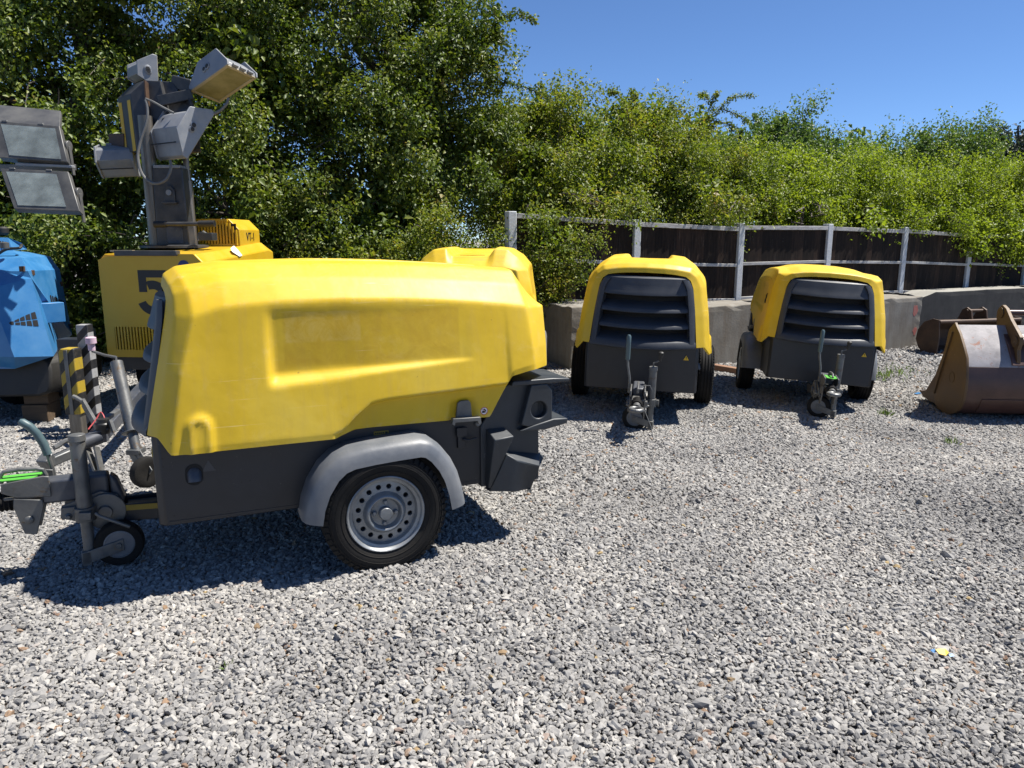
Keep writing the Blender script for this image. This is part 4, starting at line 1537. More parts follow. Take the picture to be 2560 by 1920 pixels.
def lamp_head(root, org, A, B, Dd, thick, back, name='lamp_head', flip=1, ribs=True):
    """wedge-shaped cast floodlight. A,B,Dd: glass corners (A-B along the end plate, A-Dd along the width)"""
    A, B, Dd = Vector(A), Vector(B), Vector(Dd)
    h = B - A
    w = Dd - A
    h = h - w.normalized() * h.dot(w.normalized())
    n = w.cross(h).normalized() * flip              # glass normal, out of the lamp
    hu, wu = h.normalized(), w.normalized()
    H, W = h.length, w.length
    b0, b1 = back                                   # back edge from b0*H to b1*H, thick behind the glass
    prof = [(0, 0), (H, 0), (H, -.03), (H * b1 + H * .10, -thick * .85), (H * b1, -thick), (H * b0, -thick), (H * b0 - H * .08, -thick * .8), (0, -.035)]
    o = empty(name, A - org, parent=root)
    A0 = Vector((0, 0, 0))
    fn = lambda p, q, t: A0 + hu * p + n * q + wu * t
    bd = MB(); bd.prism(prof, None, 0.012, W - .012, fn); bd.build('housing', 'lamp_alu', o, bevel=.004)
    for t0, t1, tt in ((-.004, .014, -.004), (W - .014, W + .004, W + .004)):
        ep = MB()
        gro = [(-.01, .006), (H + .01, .006), (H + .012, -.035), (H * b1 + H * .12, -thick - .004), (H * b0 - H * .06, -thick - .004), (-.012, -.04)]
        ep.prism(gro, None, t0, t1, fn)
        e = ep.build('end_plate', 'lamp_alu', o, bevel=.003)
        sgn = -1 if tt < .1 else 1
        for cx, cr in ((.42, .030), (.62, .033)):
            q = MB()
            c = fn(H * (b0 + (b1 - b0) * (cx * 1.3 - .15)), -thick * .45 - thick * .2 * (cx - .4), tt)
            disc_on(q, c, wu * sgn, cr)
            q.m = 1
            disc_on(q, c + wu * sgn * .006, wu * sgn, cr * .6, .004)
            q.build('cable_gland', ['lamp_alu', 'mudflap'], e)
    # glass in a cream frame
    fr = MB()
    k = .028
    for (p0, p1, t0, t1) in ((0, k, 0, W), (H - k, H, 0, W), (k, H - k, 0, k), (k, H - k, W - k, W)):
        fr.prism([(p0, -.001), (p1, -.001), (p1, .010), (p0, .010)], None, t0, t1, fn)
    fr.build('glass_frame', 'lamp_frame', o, bevel=.002)
    gl = MB(); gl.prism([(k, .001), (H - k, .001), (H - k, .005), (k, .005)], None, k, W - k, fn); gl.build('lamp_glass', 'lens', o)
    if ribs:
        for kx in range(3):
            q = MB()
            c = fn(H + .014, -.012, W * (.25 + .25 * kx))
            q.tube([c - wu * .025, c + wu * .025], .014, 10)
            q.build('hinge', 'lamp_alu', o)
        q = MB()
        ez = lambda p: fn(p[0], p[1], 0)
        for f in (.35, .7):
            pa = fn(H * b0 * (1 - f), -thick * .8 * f - .03, .02); pb = fn(H * b0 * (1 - f), -thick * .8 * f - .03, W - .02)
            q.tube([pa, pb], .006, 6)
        q.build('cooling_rib', 'mudflap', o)
    return o


def yellow_tower():
    F0 = Vector((-3.07, 6.35, 0))
    rr = Vector((.996, -.0875, 0)).normalized(); bk = Vector((.0875, .996, 0)).normalized()
    org = Vector((-3.0, 6.9, g(-3.0, 6.9)))
    root = empty('lighting_tower', org, 'yellow lighting tower numbered 5 with four grey floodlights folded round its mast', 'lighting tower')

    def T(a, bb, z):
        return F0 + rr * a + bk * bb + Vector((0, 0, z))
    L = 1.5
    # cabinet: front section and rising roof
    def ring(bb, zt, zc, w=.46, zb=.50):
        return [T(-w, bb, zb), T(w, bb, zb), T(w, bb, zc), T(w - .07, bb, zt), T(-w + .05, bb, zt), T(-w, bb, zc + .02)]
    b = MB()
    b.loft([ring(.02, 1.385, 1.315), ring(.25, 1.395, 1.325), ring(L - .12, 1.475, 1.40), ring(L, 1.43, 1.38)], True, True)
    body = b.build('cabinet', 'tower_yellow', root, bevel=.008, origin=org)
    # front plate with a cut-out closed by vertical bars
    va0, va1, vz0, vz1 = -.37, .02, .565, .765
    zt, zc, w = 1.385, 1.315, .46
    fp = MB()
    for poly in ([(-w, .50), (va0, .50), (va0, zt - .02), (-w, zc + .02)], [(va1, .50), (w, .50), (w, zc), (w - .07, zt), (va1, zt)],
                 [(va0, .50), (va1, .50), (va1, vz0), (va0, vz0)], [(va0, vz1), (va1, vz1), (va1, zt), (va0, zt - .02)]):
        fp.add([T(p, 0, q) for p, q in poly] + [T(p, .018, q) for p, q in poly],
               [tuple(range(len(poly))), tuple(range(2 * len(poly) - 1, len(poly) - 1, -1))] + [(i, i + len(poly), (i + 1) % len(poly) + len(poly), (i + 1) % len(poly)) for i in range(len(poly))])
    fpo = fp.build('front_panel', 'tower_yellow', root, origin=org, smooth=False)
    q = MB(); q.obox(T((va0 + va1) / 2, .019, (vz0 + vz1) / 2), rr, bk, (0, 0, 1), (va1 - va0) / 2, .0008, (vz1 - vz0) / 2)
    q.build('vent_backing', 'black', fpo, origin=org)
    nb = 14
    for k in range(nb + 1):
        a = va0 + (va1 - va0) * k / nb
        q = MB(); q.obox(T(a, .006, (vz0 + vz1) / 2), rr, bk, (0, 0, 1), .0075, .006, (vz1 - vz0) / 2)
        q.build('vent_bar', 'tower_yellow', fpo, origin=org)
    # big stencilled 5
    c5 = lambda a, z: T(a, -.002, z)
    def flat(poly, nm, mat, off=-.0025, par=None):
        m_ = MB()
        n = len(poly)
        m_.add([T(p, off, q) for p, q in poly] + [T(p, -.0004, q) for p, q in poly], [tuple(range(n)), tuple(range(2 * n - 1, n - 1, -1))] + [(i, i + n, (i + 1) % n + n, (i + 1) % n) for i in range(n)])
        return m_.build(nm, mat, par or fpo, origin=org, smooth=False)
    arc = lambda cx, cz, r0, r1, a0, a1, n=12: [(cx + r0 * math.cos(t), cz + r0 * math.sin(t)) for t in np.linspace(a0, a1, n)] + [(cx + r1 * math.cos(t), cz + r1 * math.sin(t)) for t in np.linspace(a1, a0, n)]
    flat([(-.115, 1.250), (.135, 1.250), (.135, 1.188), (-.045, 1.188), (-.045, 1.160), (-.045, 1.065), (-.115, 1.065)], 'number_five', 'decal_black')
    flat(arc(.005, 1.015, .075, .148, D(5), D(112)), 'number_five', 'decal_black')
    flat(arc(.005, 1.015, .075, .148, D(-5), D(-160)), 'number_five', 'decal_black')
    q = MB(); q.lathe([(.05, 0), (.05, .002), (1e-3, .002)], T(.30, -.0005, 1.285), -bk, 24); q.build('blue_disc', 'decal_blue', fpo, origin=org)
    # dark rail along the front top edge, white tag
    q = MB(); q.obox(T(-.02, .01, 1.392), rr, bk, (0, 0, 1), .275, .035, .022); q.build('front_rail', 'tower_dark', root, bevel=.005, origin=org)
    q = MB(); q.obox(T(-.27, .06, 1.41), rr, bk, (0, 0, 1), .10, .02, .006); q.build('rail_bracket', 'lamp_frame', root, origin=org)
    for a, s_ in ((.43, .02), ):
        q = MB()
        q.add([T(.425, .62, 1.425), T(.45, .60, 1.395), T(.47, .70, 1.35), T(.468, .76, 1.36), T(.44, .72, 1.42), T(.43, .68, 1.45)], [(0, 1, 2, 3, 4, 5)])
        q.build('torn_paper_tag', 'decal_white', root, origin=org, smooth=False)
    # engine housing with louvres and text
    hz0, hz1 = 1.43, 1.70
    a0, a1, b0_, b1_ = -.12, .37, .92, 1.40
    q = MB()
    sec = [(a0, hz0), (a1, hz0), (a1, hz1 - .10), (a1 - .10, hz1), (a0, hz1)]
    n = len(sec)
    q.add([T(p, b0_ + .02, z) for p, z in sec] + [T(p, b1_, z) for p, z in sec], [tuple(range(n)), tuple(range(2 * n - 1, n - 1, -1))] + [(i, i + n, (i + 1) % n + n, (i + 1) % n) for i in range(n)])
    hs = q.build('engine_housing', 'tower_yellow', root, bevel=.006, origin=org, fix=True)
    q = MB(); q.obox(T(.13, b0_ + .012, hz0 + .13), rr, bk, (0, 0, 1), .215, .004, .095); q.build('louvre_backing', 'black', hs, origin=org)
    for k in range(15):
        a = -.08 + k * .0305
        zt_ = hz1 - .015 if a < a1 - .11 else hz1 - .015 - (a - (a1 - .11))
        q = MB(); q.obox(T(a, b0_, (hz0 + .02 + zt_) / 2), rr, bk, (0, 0, 1), .0085, .010, (zt_ - hz0 - .02) / 2); q.build('louvre_bar', 'tower_yellow', hs, origin=org)
    for zz_, hh in ((hz0 + .015, .02), (hz1 - .012, .012)):
        q = MB(); q.obox(T(.10, b0_ - .001, zz_), rr, bk, (0, 0, 1), .235 if zz_ < 1.6 else .17, .011, hh); q.build('louvre_frame', 'tower_yellow', hs, origin=org)
    mt = frame(T(a1 + .003, (b0_ + b1_) / 2 + .02, hz0 + .10), bk, (0, 0, 1), rr)
    text_mesh('VT-1', .115, 'lettering', 'decal_black', hs, mt @ Matrix.Diagonal((.8, 1, 1, 1)), origin=org)
    # turntable, mast
    mc = P(437, 621, 6.95); mc.z = 1.43
    q = MB(); q.lathe([(.30, 0), (.30, .02), (.26, .028), (1e-3, .028)], mc, (0, 0, 1), 36); q.build('turntable', 'tower_dark', root, origin=org)
    zt = P(442, 425, 6.95).z
    cx, cy = mc.x + .035, mc.y
    q = MB(); q.loft([[(cx + sx * hw, cy + sy * .10, z) for sx, sy in ((-1, -1), (1, -1), (1, 1), (-1, 1))] for z, hw in ((1.45, .15), (zt, .135))], True, True)
    ms = q.build('mast', 'tower_dark', root, bevel=.01, origin=org)
    q = MB(); q.prism([(cx - .045, 1.83), (cx + .06, 1.83), (cx + .06, 1.95), (cx + .03, 1.985), (cx - .005, 1.985), (cx - .03, 1.95)], 'y', cy - .125, cy - .105); q.box(cx - .05, cx + .075, cy - .16, cy - .10, 1.825, 1.845)
    q.build('lifting_lug', 'tower_dark', ms, bevel=.004, origin=org)
    q = MB(); q.lathe([(.025, 0), (.025, .012), (1e-3, .012)], (cx + .012, cy - .126, 1.925), (0, -1, 0), 18); q.build('lug_bolt', 'lamp_alu', ms, origin=org)
    q = MB(); q.box(cx - .05, cx + .10, cy - .106, cy - .098, 1.47, 1.62); q.build('worn_patch_plate', 'galv_dark', ms, bevel=.003, origin=org)
    q = MB(); q.box(cx - .12, cx + .12, cy - .11, cy + .05, zt - .005, zt + .022); q.build('top_clamp', 'lamp_alu', ms, bevel=.004, origin=org)
    tb = P(392, 622, 6.92); 
    tx, ty = tb.x, tb.y
    ztop = P(372, 300, 6.92).z
    q = MB(); q.tube([(tx, ty, 1.44), (tx, ty, ztop)], .062, 24); q.build('mast_tube', 'mast_steel', root, origin=org)
    rx = P(483, 622, 7.0)
    q = MB(); q.tube([(rx.x, rx.y, 1.44), (rx.x, rx.y, P(0, 455, 7.0).z)], .040, 16); q.tube([(rx.x, rx.y, P(0, 458, 7.0).z), (rx.x, rx.y, P(0, 395, 7.0).z)], .028, 12); q.build('mast_ram', 'mast_steel', root, origin=org)
    q = MB()
    ha, hb_ = P(386, 561, 6.62), P(537, 559, 6.62)
    q.tube([ha, hb_], .020, 14)
    hd = q.build('handle_bar', 'tower_dark', root, origin=org)
    q = MB(); q.tube([ha, ha.lerp(hb_, .2)], .029, 14); q.build('hand_grip', 'mudflap', hd, origin=org)
    q = MB(); q.tube([ha.lerp(hb_, .74), hb_], .029, 14); q.build('hand_grip', 'mudflap', hd, origin=org)
    for f_ in (.3, .68):
        q = MB(); pa = ha.lerp(hb_, f_); q.bar(pa, (pa.x, cy - .08, pa.z), .03, .03); q.build('handle_bracket', 'tower_dark', hd, origin=org)
    q = MB(); pj = P(520, 592, 6.75); q.obox(pj, rr, bk, (0, 0, 1), .065, .05, .035); q.build('junction_box', 'tower_dark', root, bevel=.005, origin=org)
    q = MB(); q.tube([P(497, 602, 6.8), P(498, 584, 6.8), P(508, 580, 6.8), P(519, 588, 6.8)], .014, 8); q.build('cable_conduit', 'cable', root, origin=org)
    # mast head
    s = 3.16
    HP = [(1030, 740), (1145, 632), (1360, 645), (1425, 735), (1560, 905), (1590, 1205), (1175, 1195), (1085, 1190)]
    e = P(294, 245, 7.02) - P(326, 234, 6.80)
    front = [P(u / s, v / s, 6.80) for u, v in HP]
    n = len(front)
    q = MB(); q.add(front + [p + e for p in front], [tuple(range(n)), tuple(range(2 * n - 1, n - 1, -1))] + [(i, i + n, (i + 1) % n + n, (i + 1) % n) for i in range(n)])
    hd = q.build('mast_head', 'tower_dark', root, bevel=.006, origin=org, fix=True)
    # yellow tapes on the left face of the head
    A_, B_ = front[0], front[-1]
    for f0, f1 in ((.06, .30), (.72, .97)):
        q = MB()
        o_ = (B_ - A_).cross(e).normalized() * .003
        if o_.x > 0: o_ = -o_
        q.add([A_.lerp(B_, .10) + e * f0 + o_, A_.lerp(B_, .10) + e * f1 + o_, B_ + e * f1 + o_, B_ + e * f0 + o_], [(0, 1, 2, 3)])
        q.build('yellow_tape', 'head_stripe', hd, origin=org, smooth=False)
    for (u0, v0, u1, v1, wd) in ((1155, 645, 1190, 1190, .05), (1270, 645, 1330, 900, .06)):
        q = MB(); q.bar(P(u0 / s, v0 / s, 6.77), P(u1 / s, v1 / s, 6.77), .012, .07, up=(0, 1, 0)); q.build('head_rib', 'rust' if u0 < 1200 else 'tower_dark', hd, origin=org)
    q = MB(); q.bar(P(1255 / s, 800 / s, 6.72), P(1520 / s, 745 / s, 6.78), .06, .09); q.build('lamp_arm', 'tower_dark', hd, bevel=.006, origin=org)
    q = MB(); q.bar(P(1370 / s, 650 / s, 6.85), P(1520 / s, 690 / s, 6.85), .10, .12); q.build('lamp_bracket', 'tower_dark', hd, bevel=.01, origin=org)
    q = MB(); q.bar(P(1480 / s, 760 / s, 6.78), P(1540 / s, 900 / s, 6.75), .03, .05); q.build('lamp_arm', 'tower_dark', hd, bevel=.006, origin=org)
    q = MB(); q.bar(P(1290 / s, 960 / s, 6.70), P(1480 / s, 880 / s, 6.78), .05, .05); q.build('lamp_arm', 'tower_dark', hd, bevel=.006, origin=org)
    q = MB(); q.bar(P(880 / s, 1110 / s, 7.1), P(1000 / s, 1110 / s, 7.0), .06, .12); q.build('lamp_bracket', 'rust', hd, bevel=.006, origin=org)
    # four floodlights
    lamp_head(root, org, P(475, 226, 6.78), P(585, 168, 6.50), P(549, 256, 7.02), .215, (.30, .62), flip=1)
    lamp_head(root, org, P(468, 394, 6.55), P(529, 284, 6.72), P(402, 400, 6.80), .20, (.35, .66), flip=1)
    lamp_head(root, org, P(258, 444, 7.05), P(232, 368, 7.05), P(350, 440, 7.12), .20, (.30, .62), flip=-1)
    lamp_head(root, org, P(394, 212, 7.05), P(385, 143, 7.05), P(368, 222, 7.30), .17, (.30, .62), flip=1)
    for path, rad in (([(1150, 790), (1165, 850), (1160, 960), (1105, 1130), (1090, 1250), (1125, 1380), (1215, 1450), (1310, 1420), (1350, 1330), (1345, 1265)], .013),
                      ([(1150, 780), (1210, 805), (1290, 850), (1372, 892)], .010), ([(1805, 775), (1790, 820), (1745, 870), (1690, 900)], .013)):
        pts = [P(u / s, v / s, 6.58) for u, v in path]
        q = MB(); q.tube(smooth_path(pts, 4), rad, 8); q.build('lamp_cable', 'cable', root, origin=org)
    # running gear under the cabinet (mostly in shadow)
    q = MB(); q.obox(T(0, .75, .44), rr, bk, (0, 0, 1), .42, .72, .055); q.build('undercarriage', 'chassis', root, origin=org)
    for sgn in (-1, 1):
        wp = T(sgn * .52, .85, 0); gz_ = g(wp.x, wp.y)
        q = MB(); q.lathe([(.17, -.06), (.24, -.075), (.28, -.06), (.285, 0), (.28, .06), (.24, .075), (.17, .06), (.15, .03), (1e-3, .02)], (wp.x, wp.y, gz_ + .28), rr * sgn, 32)
        q.build('road_wheel', 'rubber', root, origin=org)
    # drawbar, coupling, jockey wheel
    hx = P(250, 1092, 4.62)
    q = MB(); q.bar(T(-.02, .1, .42), hx, .07, .08); q.build('drawbar', 'galv_dark', root, bevel=.006, origin=org)
    s3 = 5.53
    pz = lambda u, v, d: P(u / s3, 900 + v / s3, d)
    q = MB(); q.tube([pz(1100, 1170, 4.42), pz(1390, 1060, 4.50)], .042, 18)
    cp_ = q.build('coupling_tube', 'galv_dark', root, bevel=.003, origin=org)
    q = MB()
    q.bar(pz(1010, 1270, 4.35), pz(620, 1440, 4.22), .06, .055)
    q.bar(pz(700, 1330, 4.25), pz(600, 1460, 4.2), .07, .07)
    q.build('coupling_head', 'galv', root, bevel=.008, origin=org)
    q = MB(); q.tube(smooth_path([pz(745, 1215, 4.26), pz(800, 1190, 4.28), pz(900, 1120, 4.31), pz(965, 1112, 4.33)], 3), .015, 8); q.build('coupling_handle', 'galv', root, origin=org)
    for u0, u1 in ((1200, 1330), (1330, 1400)):
        q = MB(); q.bar(pz(u0, 1200, 4.45), pz(u1, 1530, 4.42), .012, .045, up=(0, 1, 0)); q.build('prop_leg', 'galv', root, origin=org)
    q = MB(); q.lathe([(.035, -.05), (.045, -.02), (.045, .01), (.038, .018), (.036, .04), (1e-3, .045)], pz(1430, 900, 4.5), (0, 0, 1), 20); q.build('plug_cap', 'cable_black', root, origin=org)
    q = MB(); q.bar(pz(1120, 1060, 4.45), pz(1500, 940, 4.5), .05, .012); q.build('coupling_plate', 'galv_dark', root, bevel=.003, origin=org)
    q = MB(); q.tube(smooth_path([pz(1435, 850, 4.5), pz(1440, 790, 4.5), pz(1390, 720, 4.52), pz(1330, 820, 4.5), pz(1220, 960, 4.45)], 3), .004, 6); q.build('red_wire', 'cable_red', root, origin=org)
    q = MB(); q.bar(pz(1520, 830, 4.48), pz(1580, 1000, 4.48), .02, .02); q.bar(pz(1460, 810, 4.6), pz(1660, 690, 4.7), .04, .02); q.build('brake_bracket', 'galv', root, origin=org)
    jt_, jb_ = P(291, 905, 4.62), P(343, 1135, 4.50)
    q = MB(); q.tube([jt_, jt_.lerp(jb_, .78)], .037, 20); q.tube([jt_.lerp(jb_, .7), jb_], .030, 18); q.lathe([(.036, 0), (.060, .004), (.060, .010), (.036, .014)], jt_.lerp(jb_, .78), (jt_ - jb_), 24)
    jk = q.build('jockey_leg', 'galv', root, bevel=.002, origin=org)
    q = MB(); k0 = P(231, 878, 4.62); q.tube([jt_, P(290, 893, 4.62), P(262, 888, 4.62), k0, P(229, 868, 4.62)], .0085, 8); q.build('crank', 'galv', jk, origin=org)
    q = MB(); q.lathe([(.020, -.02), (.021, .02), (.031, .025), (.031, .06), (.020, .065), (1e-3, .066)], P(229, 868, 4.62), (0, 0, 1), 18); q.build('crank_knob', 'pink', jk, origin=org)
    wc = P(366, 1180, 4.44)
    ax_ = Vector((.86, -.5, 0)).normalized()
    q = MB(); q.lathe([(.05, -.03), (.075, -.034), (.092, -.026), (.096, 0), (.092, .026), (.075, .034), (.05, .03)], wc, ax_, 32); q.build('jockey_tyre', 'rubber', jk, origin=org)
    q = MB()
    for sg in (-1, 1):
        o_ = ax_ * (.040 * sg)
        q.bar(jb_ + o_ + Vector((-.02, 0, .02)), wc + o_, .008, .05, up=ax_)
    q.obox(jb_ + Vector((-.005, 0, .02)), (1, 0, 0), (0, 1, 0), (0, 0, 1), .04, .045, .015)
    q.build('jockey_fork', 'galv', jk, bevel=.003, origin=org)


def smooth_path(pts, n):
    pts = [Vector(p) for p in pts]
    out = []
    for i in range(len(pts) - 1):
        p0 = pts[max(i - 1, 0)]; p1 = pts[i]; p2 = pts[i + 1]; p3 = pts[min(i + 2, len(pts) - 1)]
        for k in range(n):
            t = k / n
            out.append(.5 * ((2 * p1) + (p2 - p0) * t + (2 * p0 - 5 * p1 + 4 * p2 - p3) * t * t + (3 * p1 - p0 - 3 * p2 + p3) * t ** 3))
    out.append(pts[-1])
    return out


yellow_tower()


# ------------------------------------------------------------------ blue lighting tower
def flood(root, org, glass, frm, d, tilt, deep=.17):
    o = empty('floodlight', P(*glass[0], d) - org, parent=root)
    og = P(*glass[0], d)
    dd = [d, d, d + tilt, d + tilt]
    gp = [P(u, v, k) for (u, v), k in zip(glass, dd)]
    fp = [P(u, v, k) for (u, v), k in zip(frm, dd)]
    nrm = (fp[1] - fp[0]).cross(fp[3] - fp[0]).normalized()
    if nrm.y < 0: nrm = -nrm                         # pointing away from the camera
    c = sum(fp, Vector()) / 4
    rings = [[p - nrm * .008 for p in fp], [p + nrm * .05 for p in fp], [c + (p - c) * .93 + nrm * .055 for p in fp], [c + (p - c) * .66 + nrm * deep for p in fp]]
    q = MB()
    n = 4
    vs = [p for r in rings for p in r] + [p - nrm * .008 for p in gp] + [c + (p - c) * .55 + nrm * (deep * .75) for p in gp]
    fs = []
    for i in range(3):
        fs += [(i * 4 + k, i * 4 + (k + 1) % 4, (i + 1) * 4 + (k + 1) % 4, (i + 1) * 4 + k) for k in range(4)]
    fs += [(k, (k + 1) % 4, 16 + (k + 1) % 4, 16 + k) for k in range(4)]
    fs.append((12, 13, 14, 15))
    q.add(vs, fs)
    q.build('housing', 'lamp_grey', o, bevel=.005, origin=og, fix=True)
    q = MB(); q.add([p - nrm * .004 for p in gp] + [c + (p - c) * .5 + nrm * (deep * .6) for p in gp], [(k, (k + 1) % 4, 4 + (k + 1) % 4, 4 + k) for k in range(4)] + [(4, 5, 6, 7)])
    q.build('reflector', 'reflector', o, origin=og, smooth=False)
    q = MB()
    lc = c + nrm * .05
    ax = (gp[1] - gp[0]).normalized()
    q.tube([lc - ax * .09, lc - ax * .05, lc + ax * .03, lc + ax * .07], [.018, .035, .035, .015], 14); q.build('bulb', 'glass', o, origin=og)
    q = MB(); q.add([p - nrm * .006 for p in gp] + [p - nrm * .010 for p in gp], [(0, 1, 2, 3), (7, 6, 5, 4)] + [(k, (k + 1) % 4, (k + 1) % 4 + 4, k + 4) for k in range(4)])
    q.build('lamp_glass', 'glass', o, origin=og, smooth=False)
    for f_ in (.18, .72):
        q = MB(); cc = fp[0].lerp(fp[1], f_); up_ = (fp[0] - fp[3]).normalized()
        q.obox(cc + nrm * .02 + up_ * .006, ax, nrm, up_, .022, .03, .008); q.build('clip', 'galv', o, bevel=.002, origin=og)
    # swivel bracket on the right
    q = MB(); cc = fp[1].lerp(fp[2], .45) + nrm * .05
    disc_on(q, cc, ax, .045, .02, 18); q.bar(cc + ax * .02, cc + ax * .02 + Vector((.01, 0, -.22)), .035, .012, up=ax); q.build('swivel_bracket', 'lamp_grey', o, bevel=.003, origin=og)
    return o


def blue_tower():
    org = Vector((-4.4, 6.6, g(-4.4, 6.6)))
    root = empty('lighting_tower', org, 'faded blue lighting tower with two grey floodlights and triangular vents', 'lighting tower')
    s = 3.073
    z_ = lambda u, v, d: P(u / s, 560 + v / s, d)
    # facets of the faceted sheet-metal cabinet (front, right side, roof), closed behind
    v = dict(a=z_(-700, 250, 6.35), b=z_(-700, 365, 6.22), c=z_(-700, 520, 6.10), d_=z_(-700, 1000, 6.05), e=z_(-700, 1120, 6.1),
             f=z_(0, 258, 6.25), gq=z_(0, 362, 6.10), h=z_(-60, 490, 5.93), i=z_(-40, 640, 5.90), j=z_(110, 1022, 5.92), k=z_(115, 1112, 6.0), k2=z_(65, 1165, 6.1),
             l=z_(165, 262, 6.22), m=z_(215, 362, 6.08), n=z_(410, 1016, 6.02), o=z_(240, 415, 6.07),
             p=z_(385, 250, 7.05), q=z_(458, 350, 7.1), r=z_(555, 850, 7.15), t=z_(470, 925, 7.1), t2=z_(455, 980, 7.0),
             u=z_(100, 205, 6.5), w=z_(215, 215, 7.0), x=z_(-700, 190, 6.7), y=z_(-700, 215, 7.2),
             B1=z_(-500, 350, 7.6), B2=z_(430, 350, 7.6), B3=z_(500, 900, 7.6), B4=z_(-500, 900, 7.6))
    def onpl(u, w, A, B, C_):
        nn = (B - A).cross(C_ - A).normalized()
        d = P(u / s, 560 + w / s, 1.0) - Vector((0, 0, CAM_H))
        return Vector((0, 0, CAM_H)) + d * ((A - Vector((0, 0, CAM_H))).dot(nn) / d.dot(nn))
    v['j'] = onpl(110, 1022, v['h'], v['o'], v['n'])
    v['i'] = onpl(-40, 640, v['h'], v['o'], v['n'])
    v['o2'] = v['o']
    keys = list(v)
    ix = {k: i for i, k in enumerate(keys)}
    F_ = ['a f gq b', 'b gq h c', 'c h i', 'c i d_', 'd_ i j', 'd_ j k e', 'f l m gq', 'gq m o h', 'h o n j i', 'j n k',
          'l p q m', 'm q r o', 'o r t n', 'a x u f', 'f u l', 'u w p l', 'x y w u', 'p B2 q', 'q B2 B3 r', 'r B3 t', 'y B1 B2 p w', 'n t B3 B4 d_']
    b = MB(); b.add([v[k] for k in keys], [tuple(ix[k] for k in f.split()) for f in F_])
    body = b.build('cabinet', 'blue', root, origin=org, smooth=False)
    # hatch box on the roof
    q = MB(); q.add([z_(-300, 95, 6.75), z_(60, 105, 6.75), z_(165, 145, 7.0), z_(210, 195, 7.2), z_(100, 205, 6.7), z_(-300, 195, 6.7), z_(-300, 100, 7.4), z_(150, 140, 7.4)],
                    [(0, 1, 4, 5), (1, 2, 3, 4), (0, 6, 7, 2, 1)]); rf = q.build('roof_hood', 'blue', root, origin=org, smooth=False)
    for k in range(4):
        q = MB(); q.add([z_(-4 + k * 20, 128 + k * 3, 6.735), z_(8 + k * 20, 130 + k * 3, 6.735), z_(8 + k * 20, 175, 6.70), z_(-4 + k * 20, 172, 6.70)], [(0, 1, 2, 3)]); q.build('hood_slot', 'black', rf, origin=org, smooth=False)
    q = MB(); q.lathe([(.035, 0), (.05, .02), (.05, .06), (.03, .075), (1e-3, .076)], z_(25, 85, 6.8), (0, 0, 1), 18); q.build('roof_cap', 'mudflap', root, origin=org)
    q = MB(); q.tube(smooth_path([z_(-20, 235, 6.3), z_(25, 205, 6.3), z_(70, 190, 6.3), z_(150, 185, 6.3), z_(165, 160, 6.35)], 3), .012, 8); q.build('roof_pipe', 'mudflap', root, origin=org)
    q = MB(); q.lathe([(.012, 0), (.034, .004), (.034, .05), (.02, .055), (1e-3, .056)], z_(38, 190, 6.2), (0, 0, 1), 14); q.build('lamp_socket', 'lamp_grey', root, origin=org)

    def on_tri(A, B, C_, u, w, off):
        nn = (B - A).cross(C_ - A).normalized()
        if nn.dot(Vector((0, 0, CAM_H)) - A) < 0: nn = -nn
        d = P(u / s, 560 + w / s, 1.0) - Vector((0, 0, CAM_H))
        t = (A - Vector((0, 0, CAM_H))).dot(nn) / d.dot(nn)
        return Vector((0, 0, CAM_H)) + d * t + nn * off
    # triangular vent of ten openings on the front
    rows = [([(68, 762), (82, 750), (105, 748), (108, 774), (85, 775)],), ([(112, 742), (145, 726), (150, 748), (112, 752)],), ([(118, 758), (155, 756), (155, 776), (120, 775)],),
            ([(155, 722), (186, 708), (193, 740), (157, 745)],), ([(160, 752), (195, 750), (200, 780), (162, 777)],), ([(196, 702), (228, 690), (238, 735), (201, 738)],),
            ([(205, 746), (240, 743), (250, 784), (210, 781)],), ([(238, 684), (270, 675), (285, 728), (245, 733)],), ([(250, 740), (288, 738), (298, 786), (258, 785)],)]
    for (poly,) in rows:
        q = MB(); q.add([on_tri(v['h'], v['o'], v['n'], u, w, .0025) for u, w in poly], [tuple(range(len(poly)))]); q.build('vent_opening', 'black', body, origin=org, smooth=False)
    # slots and grid on the side
    for k in range(7):
        u0 = 380 + k * 16; t_ = 545 + k * 7
        q = MB(); q.add([on_tri(v['m'], v['q'], v['r'], *pp, .004) for pp in ((u0, t_), (u0 + 9, t_ + 2), (u0 + 9 + 18 - k, 638 - k * 2), (u0 + 18 - k, 638 - k * 2))], [(0, 1, 2, 3)]); q.build('side_slot', 'black', body, origin=org, smooth=False)
    for r_ in range(4):
        for k in range(4):
            u0 = 432 + k * 16 + r_ * 2; w0 = 690 + r_ * 20 - k * 16
            q = MB(); q.add([on_tri(v['m'], v['q'], v['r'], *pp, .004) for pp in ((u0, w0), (u0 + 11, w0 - 8), (u0 + 13, w0 + 5), (u0 + 2, w0 + 13))], [(0, 1, 2, 3)]); q.build('side_slot', 'black', body, origin=org, smooth=False)
    q = MB(); c_ = z_(385, 680, 6.42); q.obox(c_, (.6, .8, 0), (.8, -.6, 0), (0, 0, 1), .10, .05, .085); q.build('socket_box', 'blue', body, bevel=.004, origin=org)
    for u0, w0, d0 in ((465, 460, 7.05), (170, 345, 6.06), (245, 375, 6.2), (545, 785, 7.1)):
        q = MB(); q.obox(z_(u0, w0, d0), (1, 0, 0), (0, 1, 0), (0, 0, 1), .014, .02, .022); q.build('hinge', 'rust', body, bevel=.003, origin=org)
    # mudguard, chassis, stabiliser
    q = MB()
    poly = [(-500, 1060), (-60, 1025), (330, 1028), (375, 1060), (392, 1130), (392, 1250), (370, 1300), (300, 1325), (-500, 1345)]
